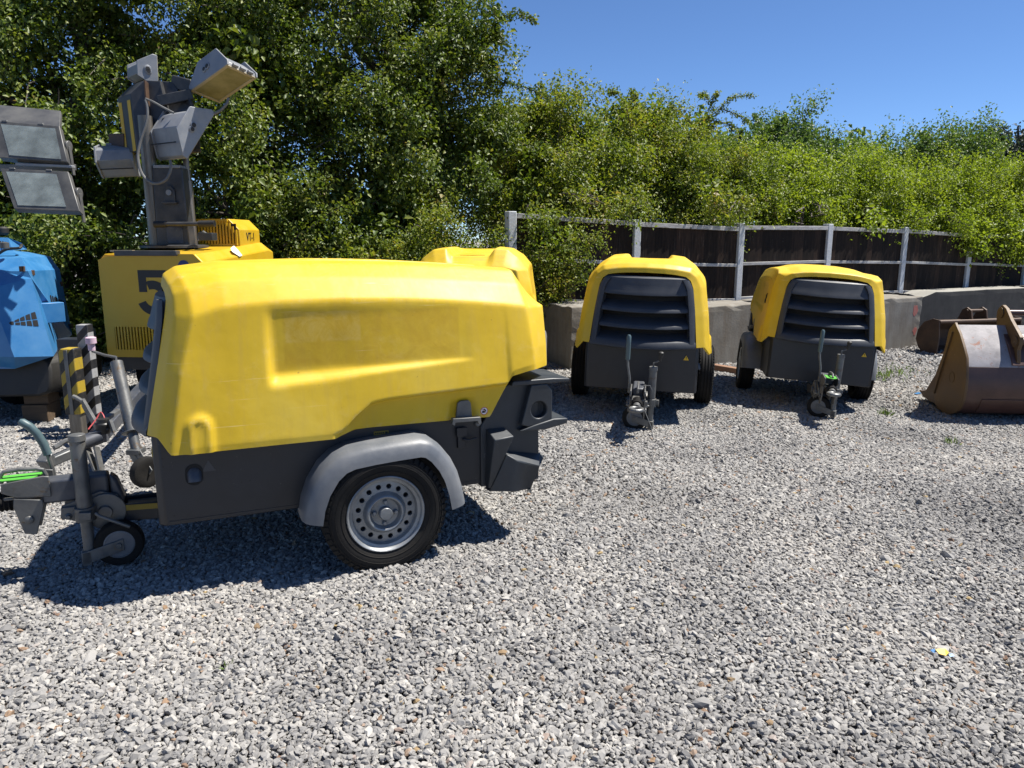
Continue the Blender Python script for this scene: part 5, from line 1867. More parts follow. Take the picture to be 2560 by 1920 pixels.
    fr_ = [z_(u, w, 6.08) for u, w in poly]
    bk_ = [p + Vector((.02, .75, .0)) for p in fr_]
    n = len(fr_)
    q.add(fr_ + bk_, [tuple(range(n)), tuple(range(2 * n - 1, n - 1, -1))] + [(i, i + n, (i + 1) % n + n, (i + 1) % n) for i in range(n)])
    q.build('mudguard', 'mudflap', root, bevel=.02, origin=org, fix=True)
    q = MB(); q.bar(z_(410, 1020, 6.3), z_(430, 1290, 6.3), .06, .3, up=(0, 1, 0)); q.bar(z_(300, 1260, 6.5), z_(560, 1290, 6.4), .08, .09); q.build('chassis_beam', 'chassis', root, bevel=.005, origin=org)
    for xo in (-4.55,):
        q = MB(); q.lathe([(.17, -.07), (.25, -.085), (.30, -.07), (.31, 0), (.30, .07), (.25, .085), (.17, .07)], (xo, 6.75, g(xo, 6.75) + .30), (1, 0, 0), 32); q.build('road_wheel', 'rubber', root, origin=org)
    # mast on the cabinet, just beyond the left of the picture, and the two floodlights on its arm
    mx = P(-150, 560, 6.6)
    q = MB(); q.box(mx.x - .07, mx.x + .07, mx.y - .07, mx.y + .07, P(-150, 640, 6.6).z - .1, P(-150, 250, 6.6).z); q.build('mast', 'galv', root, bevel=.008, origin=org)
    k_ = 5.185
    fz = lambda L_: [(u / k_, 240 + w / k_) for u, w in L_]
    flood(root, org, fz([(20, 375), (725, 430), (805, 830), (130, 775)]), fz([(-90, 325), (775, 395), (880, 860), (-10, 800)]), 5.85, -.10)
    flood(root, org, fz([(90, 990), (740, 1020), (865, 1445), (240, 1425)]), fz([(10, 945), (890, 985), (1040, 1500), (190, 1465)]), 5.75, -.12, .15)
    vz = [P(u, w, d) for (u, w), d in zip(fz([(-90, 325), (775, 395), (785, 190), (-90, 105)]), (5.86, 5.86, 6.05, 6.05))]
    q = MB(); q.add(vz + [p + Vector((0, .02, -.03)) for p in vz], [(0, 1, 2, 3), (7, 6, 5, 4)] + [(i, (i + 1) % 4, (i + 1) % 4 + 4, i + 4) for i in range(4)]); q.build('lamp_hood', 'lamp_grey', root, bevel=.004, origin=org, fix=True)
    q = MB(); q.bar(P(-150, 420, 6.3), P(185, 418, 5.95), .05, .05); q.build('lamp_arm', 'lamp_grey', root, bevel=.004, origin=org)
    # ballast tray between the lamps
    q = MB(); q.bar(P(43, 411, 5.80), P(184, 417, 5.80), .05, .022); q.build('lamp_crossbar', 'lamp_alu', root, bevel=.004, origin=org)
    # striped stabiliser leg in its sleeve
    s5 = 5.53
    y_ = lambda u, w, d: P(u / s5, 820 + w / s5, d)
    sx = y_(1005, 700, 5.70)
    zt, zb = y_(1005, 265, 5.70).z, y_(1040, 1200, 5.70).z
    q = MB(); q.box(sx.x - .06, sx.x + .06, sx.y - .05, sx.y + .06, zb, zt)
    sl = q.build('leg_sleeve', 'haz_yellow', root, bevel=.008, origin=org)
    q = MB(); q.box(sx.x - .018, sx.x + .012, sx.y - .057, sx.y - .045, zb, zt - .01); q.build('leg_rib', 'galv', sl, bevel=.003, origin=org)
    gl_ = g(sx.x, sx.y)
    q = MB(); q.box(sx.x - .045, sx.x + .045, sx.y - .035, sx.y + .045, gl_ + .01, zb + .04); q.build('leg_ram', 'mast_steel', sl, bevel=.004, origin=org)
    q = MB(); q.box(sx.x - .10, sx.x + .10, sx.y - .09, sx.y + .10, gl_ - .01, gl_ + .02); q.build('leg_foot', 'rust', sl, bevel=.004, origin=org)
    # equipment box and white-chevron leg behind it
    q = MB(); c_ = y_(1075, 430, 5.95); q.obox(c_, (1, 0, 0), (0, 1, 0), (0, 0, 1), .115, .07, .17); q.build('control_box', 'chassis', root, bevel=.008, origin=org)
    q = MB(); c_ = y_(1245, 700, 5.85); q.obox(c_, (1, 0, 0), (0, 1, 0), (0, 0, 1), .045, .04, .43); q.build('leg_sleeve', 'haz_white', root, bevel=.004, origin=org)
    q = MB(); q.obox(Vector((c_.x, c_.y, (c_.z - .43 + gl_) / 2)), (1, 0, 0), (0, 1, 0), (0, 0, 1), .03, .03, (c_.z - .43 - gl_) / 2 + .02); q.build('leg_ram', 'mast_steel', root, origin=org)
    q = MB(); q.tube([y_(1010, 945, 5.62), y_(1050, 960, 5.62), y_(1150, 1020, 5.62)], .016, 10); q.bar(y_(1150, 1030, 5.6), y_(1340, 1360, 5.4), .02, .07); q.build('leg_handle', 'galv', root, origin=org)
    # bar of the mast lean-to in the hedge gap
    q = MB(); q.bar(y_(1265, 0, 6.4), y_(1275, 170, 6.4), .04, .05, up=(0, 1, 0)); q.build('rear_leg', 'galv', root, origin=org)
    return root


blue_tower()
b = MB()
wb = P(107, 1043, 6.33)
b.box(-.10, .10, -.12, .12, 0, .15)
b.box(-.085, .11, -.10, .13, .152, .30)
o = b.build('timber_chock', 'wood', bevel=.006)
o.location = (wb.x, wb.y, g(wb.x, wb.y) - .005)
o.rotation_euler = (0, 0, .12)
tag(o, 'rough timber chock under the black mudguard of the blue tower', 'timber')


# ------------------------------------------------------------------ excavator buckets
def bucket_big():
    org = Vector((4.26, 7.01, g(4.26, 7.01)))
    w = Vector((.995, -.1, 0)).normalized(); p_ = Vector((.1, .995, 0)).normalized()
    root = empty('digger_bucket', org, 'large brown digger bucket with worn pale back plate and hinge ears', 'bucket', 'digger buckets on the gravel')
    zo = .02
    fn = lambda p, q, t: Vector((0, 0, zo)) + w * t + p_ * p + Vector((0, 0, q))
    W = 1.7
    # back shell follows the profile: top edge, flat back, round heel, floor, lip
    sh = [(.075, .865), (.02, .80), (-.085, .675), (-.175, .56), (-.205, .50), (-.228, .40), (-.238, .30), (-.225, .20), (-.185, .12), (-.12, .055), (-.02, .012), (.10, .0), (.25, .012), (.44, .04), (.60, .075)]
    n = len(sh)
    def off(i, h):
        a = Vector(sh[max(0, i - 1)]); c = Vector(sh[min(n - 1, i + 1)])
        t = (c - a).normalized(); nn = Vector((t.y, -t.x))
        return (sh[i][0] - nn.x * h, sh[i][1] - nn.y * h)
    def shell(i0, i1, nm, mat, t0, t1, lift=0.0):
        q = MB()
        o_ = [off(i, -lift) for i in range(i0, i1 + 1)]
        in_ = [off(i, .016) for i in range(i0, i1 + 1)]
        q.prism(o_ + in_[::-1], None, t0, t1, fn)
        return q.build(nm, mat, root, bevel=.003, angle=45, fix=True)
    shell(4, n - 1, 'shell', 'bucket_brown', .012, W)
    shell(0, 4, 'back_plate', 'bucket_worn', .012, W)
    shell(7, 9, 'wear_strip', 'bucket_brown', .16, W - .15, .010)
    for t0, t1 in ((-.012, .012), (W, W + .024)):
        side = [(.085, .885), (.04, .845), (-.03, .79), (-.12, .69), (-.205, .585), (-.228, .50), (-.245, .40), (-.252, .29), (-.235, .19), (-.19, .10), (-.12, .04), (-.02, .0), (.10, -.012), (.22, .0), (.31, .035), (.335, .12), (.352, .345), (.245, .555), (.18, .81)]
        q = MB(); q.prism(side, None, t0, t1, fn); q.build('side_plate', 'bucket_side', root, bevel=.003)
    q = MB(); q.prism([(.355, .345), (.335, .10), (.31, .035), (.44, .035), (.60, .05), (.665, .09), (.545, .128)], None, -.006, .012, fn); q.build('side_cutter', 'rust', root, bevel=.003)
    q = MB(); q.bar(fn(.095, .79, -.016), fn(.33, .14, -.016), .012, .02, up=w); q.build('side_rib', 'bucket_side', root, origin=None)
    q = MB(); q.lathe([(.052, .0), (.052, .003), (.046, .003), (.046, .001), (1e-3, .001)], fn(.02, .36, -.013), -w, 28); q.build('embossed_roundel', 'bucket_side', root)
    q = MB(); q.prism([(.58, .055), (.70, .085), (.70, .10), (.56, .095)], None, 0, W, fn); q.build('cutting_edge', 'rust', root, bevel=.003)
    # hinge ears and pins
    ear = [(.22, .83), (.245, .94), (.215, 1.02), (.165, 1.05), (.095, 1.02), (-.01, .92), (-.16, .81), (-.195, .78), (-.20, .72), (-.175, .66), (-.20, .55), (-.19, .50), (-.06, .52), (.14, .82)]
    for t in (.44, .86):
        q = MB(); q.prism(ear, None, t, t + .035, fn); e = q.build('hinge_ear', 'bucket_side', root, bevel=.004)
        for (pp, zz_) in ((.165, .975), (-.125, .735)):
            q = MB(); q.lathe([(.052, 0), (.052, .010), (.034, .010), (1e-3, .008)], fn(pp, zz_, t - .001), -w, 22); q.build('bush', 'bucket_side', e)
    for pp, zz_, r in ((.165, .975, .028), (-.125, .735, .036)):
        q = MB(); q.tube([fn(pp, zz_, .46), fn(pp, zz_, 1.15)], r, 18); q.build('hinge_pin', 'bucket_brown', root)
    q = MB(); q.prism([(.05, .82), (-.10, .70), (-.21, .52), (-.17, .52), (.06, .80)], None, .40, .95, fn); q.build('gusset_plate', 'bucket_brown', root, bevel=.004)


def bucket_small():
    c = Vector((6.42, 11.1, g(6.42, 11.1)))
    root = empty('digger_bucket', c, 'smaller rusty digger bucket with its open mouth facing out against the dark barrier', 'bucket', 'digger buckets on the gravel')
    a = Vector((.97, .24, 0)).normalized(); n_ = Vector((-.24, .97, 0)).normalized()     # width, away
    fn = lambda p, q, t: a * t + n_ * p + Vector((0, 0, q))
    W = 1.5
    sh = [(.0, .50), (.10, .52), (.26, .46), (.36, .34), (.38, .20), (.32, .08), (.20, .01), (.0, .0)]
    inn = [(.0, .485), (.095, .503), (.248, .445), (.342, .333), (.362, .203), (.305, .093), (.195, .026), (.0, .016)]
    q = MB(); q.prism(sh + inn[::-1], None, 0, W, fn); q.build('shell', 'rust', root, bevel=.003, fix=True)
    for t0, t1 in ((-.02, 0), (W, W + .02)):
        q = MB(); q.prism([(-.03, -.01), (-.05, .25), (-.02, .53), (.10, .54), (.27, .475), (.375, .345), (.40, .20), (.335, .07), (.20, -.01)], None, t0, t1, fn); q.build('side_plate', 'rust', root, bevel=.003)
    q = MB(); q.tube([fn(-.01, .50, 0), fn(-.01, .50, W)], .028, 10); q.build('top_bar', 'rust', root)
    q = MB(); q.prism([(-.09, .0), (.02, -.004), (.02, .02), (-.08, .022)], None, 0, W, fn); q.build('cutting_edge', 'rust', root)
    for k in range(6):
        q = MB(); q.tube([fn(-.03, .02, .1 + k * .24), fn(-.03, .045, .1 + k * .24)], .018, 8); q.build('edge_bolt', 'rust', root)
    for t in (.58, .86):
        q = MB(); q.prism([(-.02, .50), (.02, .66), (.10, .70), (.18, .66), (.28, .46)], None, t, t + .03, fn); q.build('hinge_ear', 'rust', root, bevel=.004)
    q = MB(); q.tube([fn(.08, .645, .56), fn(.08, .645, .92)], .026, 12); q.build('hinge_pin', 'rust', root)


bucket_big()
bucket_small()


# ------------------------------------------------------------------ trees, hedge
def leaf_mesh(name, c, d, nrm, size, mat, width=0.62, fold=0.18):
    """c: leaf bases (N,3); d: unit directions; nrm: rough normals; size (N,). Each leaf is a folded lobe of two quads' worth (4 tris)"""
    N = len(c)
    s = np.cross(d, nrm)
    s /= np.linalg.norm(s, axis=1, keepdims=True) + 1e-9
    n2 = np.cross(s, d)
    L = size[:, None]
    base = c
    mid = c + d * L * .5
    tip = c + d * L - n2 * L * .10
    lf = c + d * L * .45 + s * L * width * .5 + n2 * L * fold
    rt = c + d * L * .45 - s * L * width * .5 + n2 * L * fold
    V = np.stack([base, lf, tip, rt], 1).reshape(-1, 3)
    idx = np.arange(N)[:, None] * 4
    F_ = np.concatenate([idx + np.array([0, 1, 2]), idx + np.array([0, 2, 3])], 1).reshape(-1, 3)
    me = bpy.data.meshes.new(name)
    me.vertices.add(len(V))
    me.vertices.foreach_set('co', V.astype(np.float32).ravel())
    me.loops.add(F_.size)
    me.loops.foreach_set('vertex_index', F_.astype(np.int32).ravel())
    me.polygons.add(len(F_))
    me.polygons.foreach_set('loop_start', np.arange(0, F_.size, 3, dtype=np.int32))
    me.materials.append(mat)
    me.update(calc_edges=True)
    return me


def unit(v):
    return v / (np.linalg.norm(v, axis=-1, keepdims=True) + 1e-9)


def crown_points(rng, blobs, n_spray, per, length, spread, inner=0.55, droop=0.35, keep=None):
    blobs = np.array(blobs, float)                      # cx cy cz rx ry rz
    wt = (blobs[:, 3] * blobs[:, 4] + blobs[:, 4] * blobs[:, 5] + blobs[:, 3] * blobs[:, 5])
    nb = max(8, n_spray // 44)                          # boughs, each carrying a tuft of sprays
    bi = rng.choice(len(blobs), nb, p=wt / wt.sum())
    dirs = unit(rng.normal(size=(nb, 3)))
    rad = inner + (1.08 - inner) * rng.random(nb) ** .45
    bc = blobs[bi, :3] + dirs * blobs[bi, 3:] * rad[:, None]
    w_ = rng.integers(0, nb, n_spray)
    bax = unit(dirs + np.array([0, 0, .15 - droop * .6]) + rng.normal(size=(nb, 3)) * .4)
    dirs = unit(dirs[w_] + rng.normal(size=(n_spray, 3)) * .35)
    tt = rng.random((n_spray, 1)) - .5
    cen = bc[w_] + bax[w_] * tt * length * 3.0 + np.clip(rng.normal(size=(n_spray, 3)), -1.9, 1.9) * length * np.array([.34, .34, .24]) * (1.2 - np.abs(tt) * 1.5)
    if keep is not None:
        k = keep(cen)
        cen, dirs = cen[k], dirs[k]
    n = len(cen)
    ax = unit(dirs * .75 + rng.normal(size=(n, 3)) * .55 + np.array([0, 0, -droop]))
    t = rng.random((n, per))
    pos = cen[:, None] + ax[:, None] * (t * length * rng.uniform(.6, 1.3, (n, 1)))[..., None] + np.clip(rng.normal(size=(n, per, 3)), -1.6, 1.6) * spread * .8
    pos[..., 2] -= droop * .35 * (t ** 2) * length
    ld = unit(ax[:, None] * .5 + rng.normal(size=(n, per, 3)) * .8 + np.array([0, 0, -.25]))
    nm = unit(rng.normal(size=(n, per, 3)) * .55 + np.array([0.12, -.15, .95]))
    crown_points.boughs = (bc, bax, length * 1.3, w_)
    return pos.reshape(-1, 3), ld.reshape(-1, 3), nm.reshape(-1, 3), cen, ax


def limb(b, a, c, r0, r1, rng, bend=.12, n=5):
    a, c = Vector(a), Vector(c)
    L = (c - a).length
    pts = []
    for k in range(n + 1):
        t = k / n
        j = Vector(rng.normal(size=3)) * bend * L * .25 * math.sin(PI * t)
        pts.append(a.lerp(c, t) + j + Vector((0, 0, .10 * L * math.sin(PI * t))))
    b.tube(pts, [r0 + (r1 - r0) * k / n for k in range(n + 1)], 7)
    return pts


def tree(name, label, cat, group, base, blobs, mat, n_spray, per=14, leaf=.042, length=.34, spread=.055, seed=1, inner=.5, droop=.35,
         trunk=.10, twigs=(), twig_leaf=None, core=0, twig_rand=0, keep=None, keep_trunk=True):
    rng = np.random.default_rng(seed)
    bx_, by_ = base
    bz = g(bx_, by_)
    org = Vector((bx_, by_, bz))
    root = empty(name, org, label, cat, group)
    P_, L_, N_, cen, ax = crown_points(rng, blobs, n_spray, per, length, spread, inner, droop, keep)
    S_ = leaf * rng.uniform(.65, 1.35, len(P_))
    bc, bax, bl_, _w = crown_points.boughs
    if core:                                            # larger shaded leaves deep in the crown
        P2, L2, N2, _, _ = crown_points(rng, [list(q[:3]) + [q[3] * .72, q[4] * .75, q[5] * .75] for q in blobs], core, 5, .22, .08, .05, .2, keep)
        P_ = np.concatenate([P_, P2]); L_ = np.concatenate([L_, L2]); N_ = np.concatenate([N_, N2])
        S_ = np.concatenate([S_, leaf * 2.0 * rng.uniform(.7, 1.2, len(P2))])
    tb = MB()
    blobs = np.array(blobs, float)
    top = blobs[np.argmax(blobs[:, 2])]
    mid = Vector((bx_ * .6 + top[0] * .4, by_ * .6 + top[1] * .4, bz + (top[2] - bz) * .5))
    limb(tb, org - Vector((0, 0, .05)), mid, trunk, trunk * .65, rng, .15)
    limb(tb, mid, top[:3], trunk * .65, trunk * .2, rng, .2)
    for q in blobs:
        ends = limb(tb, mid if q[2] > mid.z else org + Vector((0, 0, .3)), q[:3], trunk * .42, trunk * .14, rng, .25)
        for _ in range(3):
            e = Vector(q[:3]) + Vector(rng.normal(size=3)) * float(q[3:].mean()) * .55
            limb(tb, ends[3], e, trunk * .14, .006, rng, .3)
    # free-standing arching twigs with leaves along them
    ex = []
    for path in twigs:
        pts = smooth_path(path, 7)
        tb.tube(pts, [.010 + (.003 - .010) * k / (len(pts) - 1) for k in range(len(pts))], 6)
        ex.append(pts)
    for _ in range(twig_rand):
        k = rng.integers(len(cen))
        st = cen[k]
        d = unit(ax[k] * .5 + np.array([0, 0, .75]) + rng.normal(size=3) * .35)
        ln = rng.uniform(.25, .5)
        pts = smooth_path([st, st + d * ln * .5, st + d * ln + np.array([rng.normal() * .1, rng.normal() * .1, -.06])], 6)
        tb.tube(pts, [.007 + (.0025 - .007) * q / (len(pts) - 1) for q in range(len(pts))], 5)
        ex.append(pts)
    if ex:
        PP, DD = [], []
        for pts in ex:
            pts = np.array([list(p) for p in pts])
            m = int(len(pts) * 16)
            t = rng.random(m) ** .8 * (len(pts) - 1.001)
            i = t.astype(int)
            q = pts[i] + (pts[i + 1] - pts[i]) * (t - i)[:, None]
            PP.append(q + rng.normal(size=(m, 3)) * .028); DD.append(unit(pts[i + 1] - pts[i]) * .5 + rng.normal(size=(m, 3)) * .7)
        PP = np.concatenate(PP); DD = unit(np.concatenate(DD))
        P_ = np.concatenate([P_, PP]); L_ = np.concatenate([L_, DD])
        N_ = np.concatenate([N_, unit(rng.normal(size=PP.shape) * .6 + np.array([0, -.2, .9]))])
        S_ = np.concatenate([S_, leaf * rng.uniform(.6, 1.2, len(PP))])
    me = leaf_mesh('crown', P_ - np.array(org), L_, N_, S_, M[mat])
    o = bpy.data.objects.new('crown', me); COL.objects.link(o); o.parent = root
    o['kind'] = 'stuff'
    wb_ = MB()
    for c_, a_ in zip(bc, bax):
        j_ = rng.normal(size=3) * .03
        wb_.tube([c_ - a_ * bl_ * 1.1 - np.array([0, 0, .05]), c_ - a_ * bl_ * .3 + j_, c_ + a_ * bl_ * .4, c_ + a_ * bl_ * 1.05 - np.array([0, 0, .04])], [.010, .008, .005, .0025], 5)
    tw_ = wb_.build('twigs', 'bark', root, origin=org)
    tw_['kind'] = 'stuff'
    tb.build('trunk', 'bark', root, origin=org, angle=60)
    return root


def behind(y0):
    """keep sprays behind the fence line (plus y0 metres towards the yard)"""
    f0, d = np.array(FP0), np.array(FN)
    return lambda c: ((c - f0) @ d < y0) | (c[:, 2] > 2.6)


def px_blob(u, v, d, ru, rv, rd):
    """crown lobe centred at photo pixel (u,v) at depth d, radii given in pixels across and metres deep"""
    c = P(u, v, d)
    return [c.x, c.y, c.z, max(.10, ru * d / F_PX - .16), max(.10, rd - .1), max(.08, rv * d / F_PX - .24)]


TG = 'overgrown trees along the fence'
# the tall dense mass on the left: three trees
tree('hedge_tree', 'tall dark green tree rising behind the grey floodlights of the blue tower', 'tree', TG, (-5.6, 9.0),
     [px_blob(-150, 250, 9.2, 330, 300, 1.2), px_blob(120, 80, 9.3, 300, 250, 1.2), px_blob(60, 420, 8.9, 300, 260, 1.0), px_blob(100, 700, 8.7, 330, 260, .9), px_blob(-250, 650, 8.8, 300, 330, .9), px_blob(250, -180, 9.6, 300, 230, 1.2)],
     'leaf_maple', 4600, 15, .056, .36, .065, 11, trunk=.14, core=2500)
tree('hedge_tree', 'tall dark green tree overhanging the yellow tower and the roof of the broadside compressor', 'tree', TG, (-3.2, 9.9),
     [px_blob(420, 130, 9.7, 300, 260, 1.2), px_blob(480, 400, 9.3, 280, 240, 1.0), px_blob(560, 620, 9.0, 300, 190, .8), px_blob(640, 250, 9.6, 260, 260, 1.1), px_blob(560, -150, 10.0, 320, 230, 1.2), px_blob(330, 820, 9.0, 260, 140, .7)],
     'leaf_maple', 4600, 15, .056, .36, .065, 12, trunk=.15, core=2500)
tree('hedge_tree', 'tall green tree with arching boughs reaching out against the open sky', 'tree', TG, (-1.3, 10.9),
     [px_blob(830, 80, 10.4, 220, 210, 1.1), px_blob(980, 130, 10.5, 180, 170, 1.0), px_blob(800, 360, 10.1, 240, 210, 1.0), px_blob(1010, 360, 10.3, 190, 190, .9), px_blob(860, 560, 9.6, 250, 140, .7), px_blob(1080, 520, 9.9, 180, 150, .7),
      px_blob(1080, 240, 10.5, 120, 120, .6), px_blob(1125, 110, 10.5, 120, 120, .55), px_blob(1160, 330, 10.5, 120, 140, .6), px_blob(1060, -20, 10.6, 130, 130, .6), px_blob(880, -160, 10.8, 220, 180, 1.0)],
     'leaf_maple', 5600, 15, .054, .34, .06, 13, trunk=.13, core=2300,
     twigs=[[P(1080, 170, 10.4), P(1160, 110, 10.3), P(1230, 60, 10.2), P(1290, 35, 10.2), P(1338, 52, 10.2)], [P(1100, 160, 10.4), P(1180, 130, 10.3), P(1245, 65, 10.3), P(1235, 12, 10.3)],
            [P(1100, 200, 10.4), P(1170, 160, 10.3), P(1235, 90, 10.3), P(1252, 100, 10.3)], [P(1120, 260, 10.4), P(1180, 160, 10.3), P(1225, 150, 10.3), P(1230, 165, 10.3)],
            [P(1120, 240, 10.4), P(1190, 215, 10.3), P(1240, 205, 10.3), P(1300, 215, 10.3), P(1380, 245, 10.3)], [P(1120, 260, 10.4), P(1200, 235, 10.3), P(1250, 225, 10.3)],
            [P(1050, 120, 10.4), P(1100, 40, 10.3), P(1150, 10, 10.3), P(1155, -30, 10.3)], [P(1120, 200, 10.4), P(1180, 170, 10.3), P(1215, 175, 10.3)]])
tree('hedge_bush', 'dense shaded hedge growing behind the two lighting towers', 'bush', TG, (-4.2, 10.8),
     [px_blob(u, v, 10.6, 190, 150, .8) for u in (-250, 0, 250, 500, 750, 980) for v in (540, 720, 860)], 'leaf_maple', 3900, 12, .085, .4, .10, 21, trunk=.06, core=4200, inner=.2)
tree('bramble_bush', 'low rounded bramble bush behind the roof of the broadside compressor', 'bush', TG, (-1.3, 9.05),
     [px_blob(1010, 620, 9.3, 150, 90, .5), px_blob(880, 660, 9.2, 110, 80, .4), px_blob(1140, 650, 9.3, 110, 80, .4), px_blob(760, 700, 9.0, 120, 90, .4)],
     'leaf_haw', 1500, 14, .038, .24, .045, 14, trunk=.03, core=500)
tree('hawthorn_bush', 'hawthorn spray hanging down over the black fence beside the first white post', 'bush', TG, (.45, 10.2),
     [px_blob(1370, 560, 9.35, 75, 70, .22), px_blob(1360, 660, 9.25, 60, 90, .18), px_blob(1415, 600, 9.35, 38, 70, .15), px_blob(1345, 730, 9.2, 30, 50, .12), px_blob(1310, 560, 9.5, 50, 60, .2)],
     'leaf_haw', 620, 15, .036, .26, .040, 15, trunk=.03, droop=.8, core=120, inner=.3)
# the hedge behind the fence
hedge = [
    ('hawthorn_tree', 'brownish green hawthorn with upright twigs just right of the arching boughs', (.7, 11.6), [px_blob(1330, 400, 11.2, 150, 130, .9), px_blob(1300, 520, 10.9, 140, 110, .7), px_blob(1420, 330, 11.3, 110, 80, .6), px_blob(1450, 500, 11.0, 130, 110, .7), px_blob(1350, 300, 11.4, 70, 60, .4)], 'leaf_haw', 2500,
     [[P(1400, 330, 11.3), P(1395, 270, 11.3), P(1385, 225, 11.3)], [P(1440, 310, 11.3), P(1450, 250, 11.3), P(1435, 235, 11.3)], [P(1370, 300, 11.3), P(1350, 240, 11.3), P(1352, 210, 11.3)]]),
    ('hawthorn_tree', 'hawthorn with bare red-tipped twigs above the post left of the twin-hump compressor', (2.2, 12.4), [px_blob(1560, 370, 12.0, 130, 90, .8), px_blob(1540, 490, 11.7, 150, 90, .7), px_blob(1640, 440, 12.0, 120, 100, .7), px_blob(1600, 320, 12.2, 90, 60, .6)], 'leaf_haw', 2300,
     [[P(1560, 330, 12), P(1575, 270, 12), P(1580, 225, 12)], [P(1580, 290, 12), P(1545, 235, 12), P(1525, 232, 12)], [P(1600, 300, 12), P(1590, 260, 12), P(1588, 240, 12)]]),
    ('hawthorn_tree', 'hawthorn with one long arching bough drawn against the sky', (3.7, 13.2), [px_blob(1730, 430, 12.8, 130, 80, .8), px_blob(1710, 520, 12.3, 150, 80, .6), px_blob(1810, 480, 12.7, 120, 90, .7), px_blob(1680, 370, 12.9, 80, 50, .5)], 'leaf_haw', 2100,
     [[P(1690, 380, 12.8), P(1740, 320, 12.8), P(1790, 280, 12.8), P(1830, 245, 12.8), P(1885, 238, 12.8)], [P(1760, 310, 12.8), P(1780, 255, 12.8), P(1790, 235, 12.8)], [P(1740, 325, 12.8), P(1700, 280, 12.8), P(1675, 265, 12.8)], [P(1800, 270, 12.8), P(1850, 290, 12.8), P(1870, 305, 12.8)], [P(1790, 285, 12.8), P(1765, 240, 12.8), P(1750, 240, 12.8)], [P(1770, 300, 12.8), P(1820, 310, 12.8), P(1835, 325, 12.8)]]),
    ('hawthorn_tree', 'yellow-green hawthorn spilling over the fence behind the smooth-topped compressor', (5.4, 14.0), [px_blob(1920, 450, 13.5, 130, 80, .8), px_blob(1930, 530, 12.8, 150, 70, .6), px_blob(2030, 490, 13.4, 130, 80, .7), px_blob(2010, 420, 13.6, 90, 60, .6)], 'leaf_light', 2200, []),
    ('hawthorn_tree', 'pale green hawthorn bulging over the fence left of the dark barrier', (7.3, 15.0), [px_blob(2150, 470, 14.3, 130, 80, .8), px_blob(2170, 540, 13.5, 140, 65, .6), px_blob(2270, 500, 14.2, 130, 80, .8)], 'leaf_light', 2200, []),
    ('hawthorn_tree', 'pale green hawthorn hanging lowest over the fence above the digger buckets', (9.3, 16.0), [px_blob(2390, 480, 14.8, 150, 80, .9), px_blob(2370, 560, 13.9, 130, 70, .5), px_blob(2420, 600, 13.8, 70, 45, .3), px_blob(2520, 500, 15.0, 150, 100, .9), px_blob(2470, 570, 14.2, 90, 60, .4), px_blob(2540, 590, 14.5, 90, 60, .4)], 'leaf_light', 3000, []),
    ('hawthorn_tree', 'green hawthorn at the far end of the fence beyond the concrete barriers', (11.6, 17.0), [px_blob(2680, 480, 15.5, 160, 110, .9), px_blob(2680, 580, 15.0, 130, 80, .6)], 'leaf_light', 1300, []),
]
over = {0: [(1480, 540)], 1: [(1585, 545)], 2: [(1800, 548), (1850, 560)], 3: [(1990, 560), (2060, 565)],
        4: [(2190, 565), (2290, 570)], 5: [(2370, 585), (2425, 615), (2480, 590)], 6: [(2600, 600)]}
for k, (nm, lab, base, bl, mt, ns, tw) in enumerate(hedge):
    for (u_, v_) in over[k]:                            # boughs lapping over the top rail
        zf = float(np.interp(u_, [1265, 1589, 1849, 2069, 2263, 2414, 2556, 2700], [9.2, 10.1, 11.0, 11.9, 12.85, 13.8, 14.7, 15.6])) - .12
        bl.append(px_blob(u_, v_ - 30, zf, 45, 18, .18))
    ns = int(ns * 1.2)
    tree(nm, lab, 'tree', TG, base, bl, mt, ns, 15, .045, .34, .055, 30 + k, trunk=.07, twigs=tw, twig_rand=12, core=1100, droop=.3)
# trees beyond the hedge
FG = 'trees beyond the hedge'
tree('far_tree', 'round bright green tree standing beyond the hedge above the smooth-topped compressor', 'tree', FG, (6.6, 21.5),
     [px_blob(1955, 400, 20, 95, 80, 1.2), px_blob(1895, 430, 20, 70, 60, 1.0), px_blob(2010, 440, 20, 75, 70, 1.0), px_blob(1970, 350, 20, 60, 50, .6)], 'leaf_far', 2300, 14, .075, .5, .09, 51, trunk=.16, core=900, droop=-.4, twig_rand=18)
tree('far_tree', 'leafy green tree with upright shoots beyond the hedge above the dark barrier', 'tree', FG, (10.5, 21.5),
     [px_blob(2260, 420, 20, 90, 60, 1.2), px_blob(2335, 415, 20, 85, 70, 1.1), px_blob(2190, 440, 20, 70, 55, 1.0), px_blob(2395, 445, 20, 60, 55, .9)], 'leaf_far', 2300, 14, .075, .5, .09, 52, trunk=.16, core=900, droop=-.4, twig_rand=40)
rng_ = np.random.default_rng(77)
con = []
for (u0, vtop, wd) in ((2500, 318, 40), (2545, 300, 55), (2470, 360, 30), (2600, 330, 60)):
    for q in range(6):
        con.append(px_blob(u0, vtop + 16 + q * 26, 34, 8 + wd * (q + .5) / 5, 18, .4 + .9 * (q + 1) / 5))
tree('conifer_tree', 'dark spiky conifer rising behind the end of the hedge', 'tree', FG, (24.5, 35.0), con, 'leaf_conifer', 2600, 14, .16, .8, .12, 53, trunk=.22, core=500, droop=.1, inner=.2)
hill = [px_blob(u, v, 85, ru, rv, 6) for u, v, ru, rv in ((1290, 400, 120, 60), (1440, 395, 120, 70), (1560, 385, 120, 60), (1660, 395, 110, 55), (1760, 415, 110, 45), (1870, 440, 110, 40), (2050, 455, 130, 35), (2250, 470, 150, 30), (2450, 470, 150, 30), (1150, 400, 120, 60))]
rg = np.random.default_rng(9)
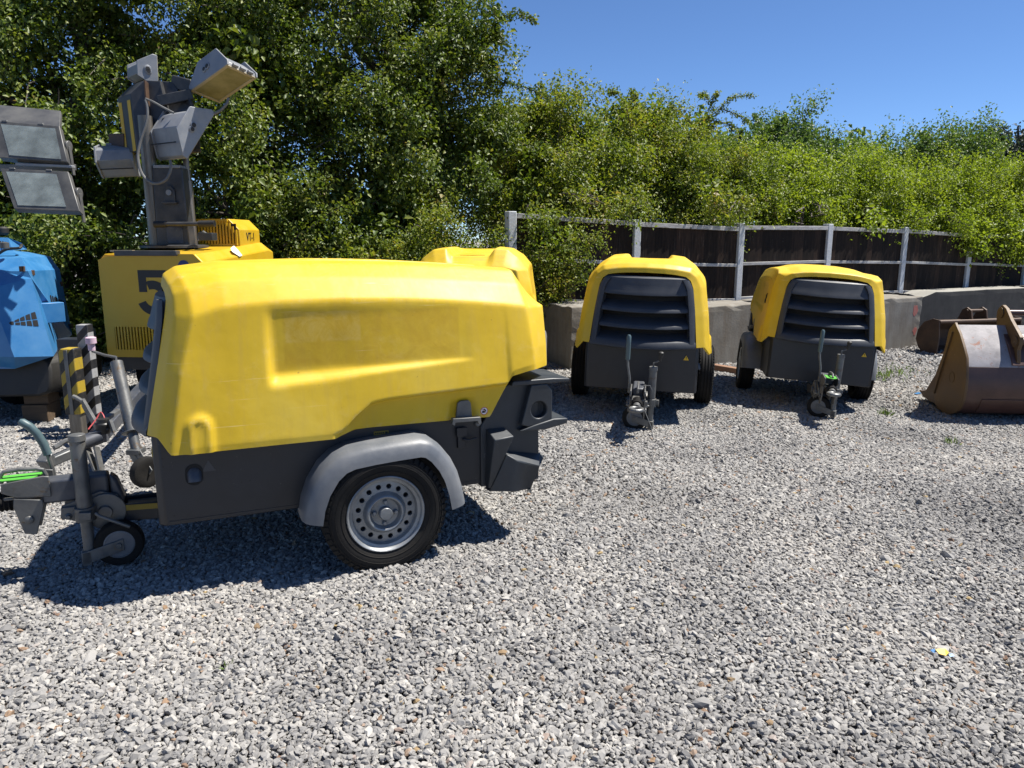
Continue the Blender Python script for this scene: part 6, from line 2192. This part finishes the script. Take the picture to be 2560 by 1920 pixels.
P_, L_, N_, _, _ = crown_points(rg, hill, 5000, 12, 2.2, .5, .75, .1)
hm = leaf_mesh('wooded_hill', P_, L_, N_, .75 * rg.uniform(.6, 1.4, len(P_)), M['leaf_far'])
hob = bpy.data.objects.new('wooded_hill', hm); COL.objects.link(hob)
tag(hob, 'distant green wood seen through gaps above the hedge', 'wood', None, 'stuff')


# ------------------------------------------------------------------ small things on the gravel
def tuft(x, y, n, h, r, seed, label):
    rng = np.random.default_rng(seed)
    z = g(x, y)
    b_ = rng.normal(size=(n, 3)) * np.array([r, r, 0])
    b_[:, 2] = np.array(G(b_[:, 0] + x, b_[:, 1] + y)) - z + .004
    d = unit(rng.normal(size=(n, 3)) * .45 + np.array([0, 0, 1]))
    me = leaf_mesh('weed_tuft', b_, d, unit(rng.normal(size=(n, 3))), h * rng.uniform(.5, 1.2, n), M['grass'], .16, .02)
    o = bpy.data.objects.new('weed_tuft', me); COL.objects.link(o)
    o.location = (x, y, z)
    tag(o, label, 'weed', 'weeds growing through the gravel')


q_ = P(2205, 990, 7.2); tuft(3.60, 6.95, 40, .07, .04, 1, 'small green weed tuft beside the tyre of the smooth-topped compressor')
tuft(4.55, 9.1, 110, .10, .16, 2, 'ragged weed patch at the foot of the block with red marks')
tuft(5.05, 9.55, 90, .06, .20, 3, 'thin weed patch between the block with red marks and the small bucket')
tuft(3.62, 5.9, 24, .06, .02, 4, 'tiny green weed alone in the gravel near the large bucket')
tuft(-1.01, 2.40, 14, .03, .012, 5, 'tiny weed sprout in the gravel by the shadow of the broadside compressor')
sc = MB()
sx_, sy_ = 1.60, 2.514
sc.add([(-.016, -.010, .022), (.004, -.020, .020), (.022, -.008, .026), (.018, .012, .030), (-.004, .018, .024), (-.020, .008, .030)], [(0, 1, 2, 3, 4, 5)])
sc.m = 1
sc.add([(-.030, .000, .018), (-.016, -.004, .020), (-.018, .018, .026), (-.034, .016, .022)], [(0, 1, 2, 3)])
sc.add([(.016, -.026, .018), (.036, -.022, .020), (.032, -.010, .024), (.018, -.014, .022)], [(0, 1, 2, 3)])
o = sc.build('plastic_scrap', ['decal_yellow', 'blue'], smooth=False)
md = o.modifiers.new('t', 'SOLIDIFY'); md.thickness = .001
o.location = (sx_, sy_, g(sx_, sy_))
tag(o, 'torn yellow and blue plastic scrap lying on the gravel', 'litter')
sc = MB(); sc.obox((0, 0, .02), (.9, .4, .1), (-.4, .9, 0), (0, 0, 1), .035, .018, .004)
o = sc.build('plastic_scrap', 'blue', smooth=False); o.location = (4.45, 7.95, g(4.45, 7.95)); tag(o, 'small blue plastic scrap on the gravel near the lip of the large bucket', 'litter')
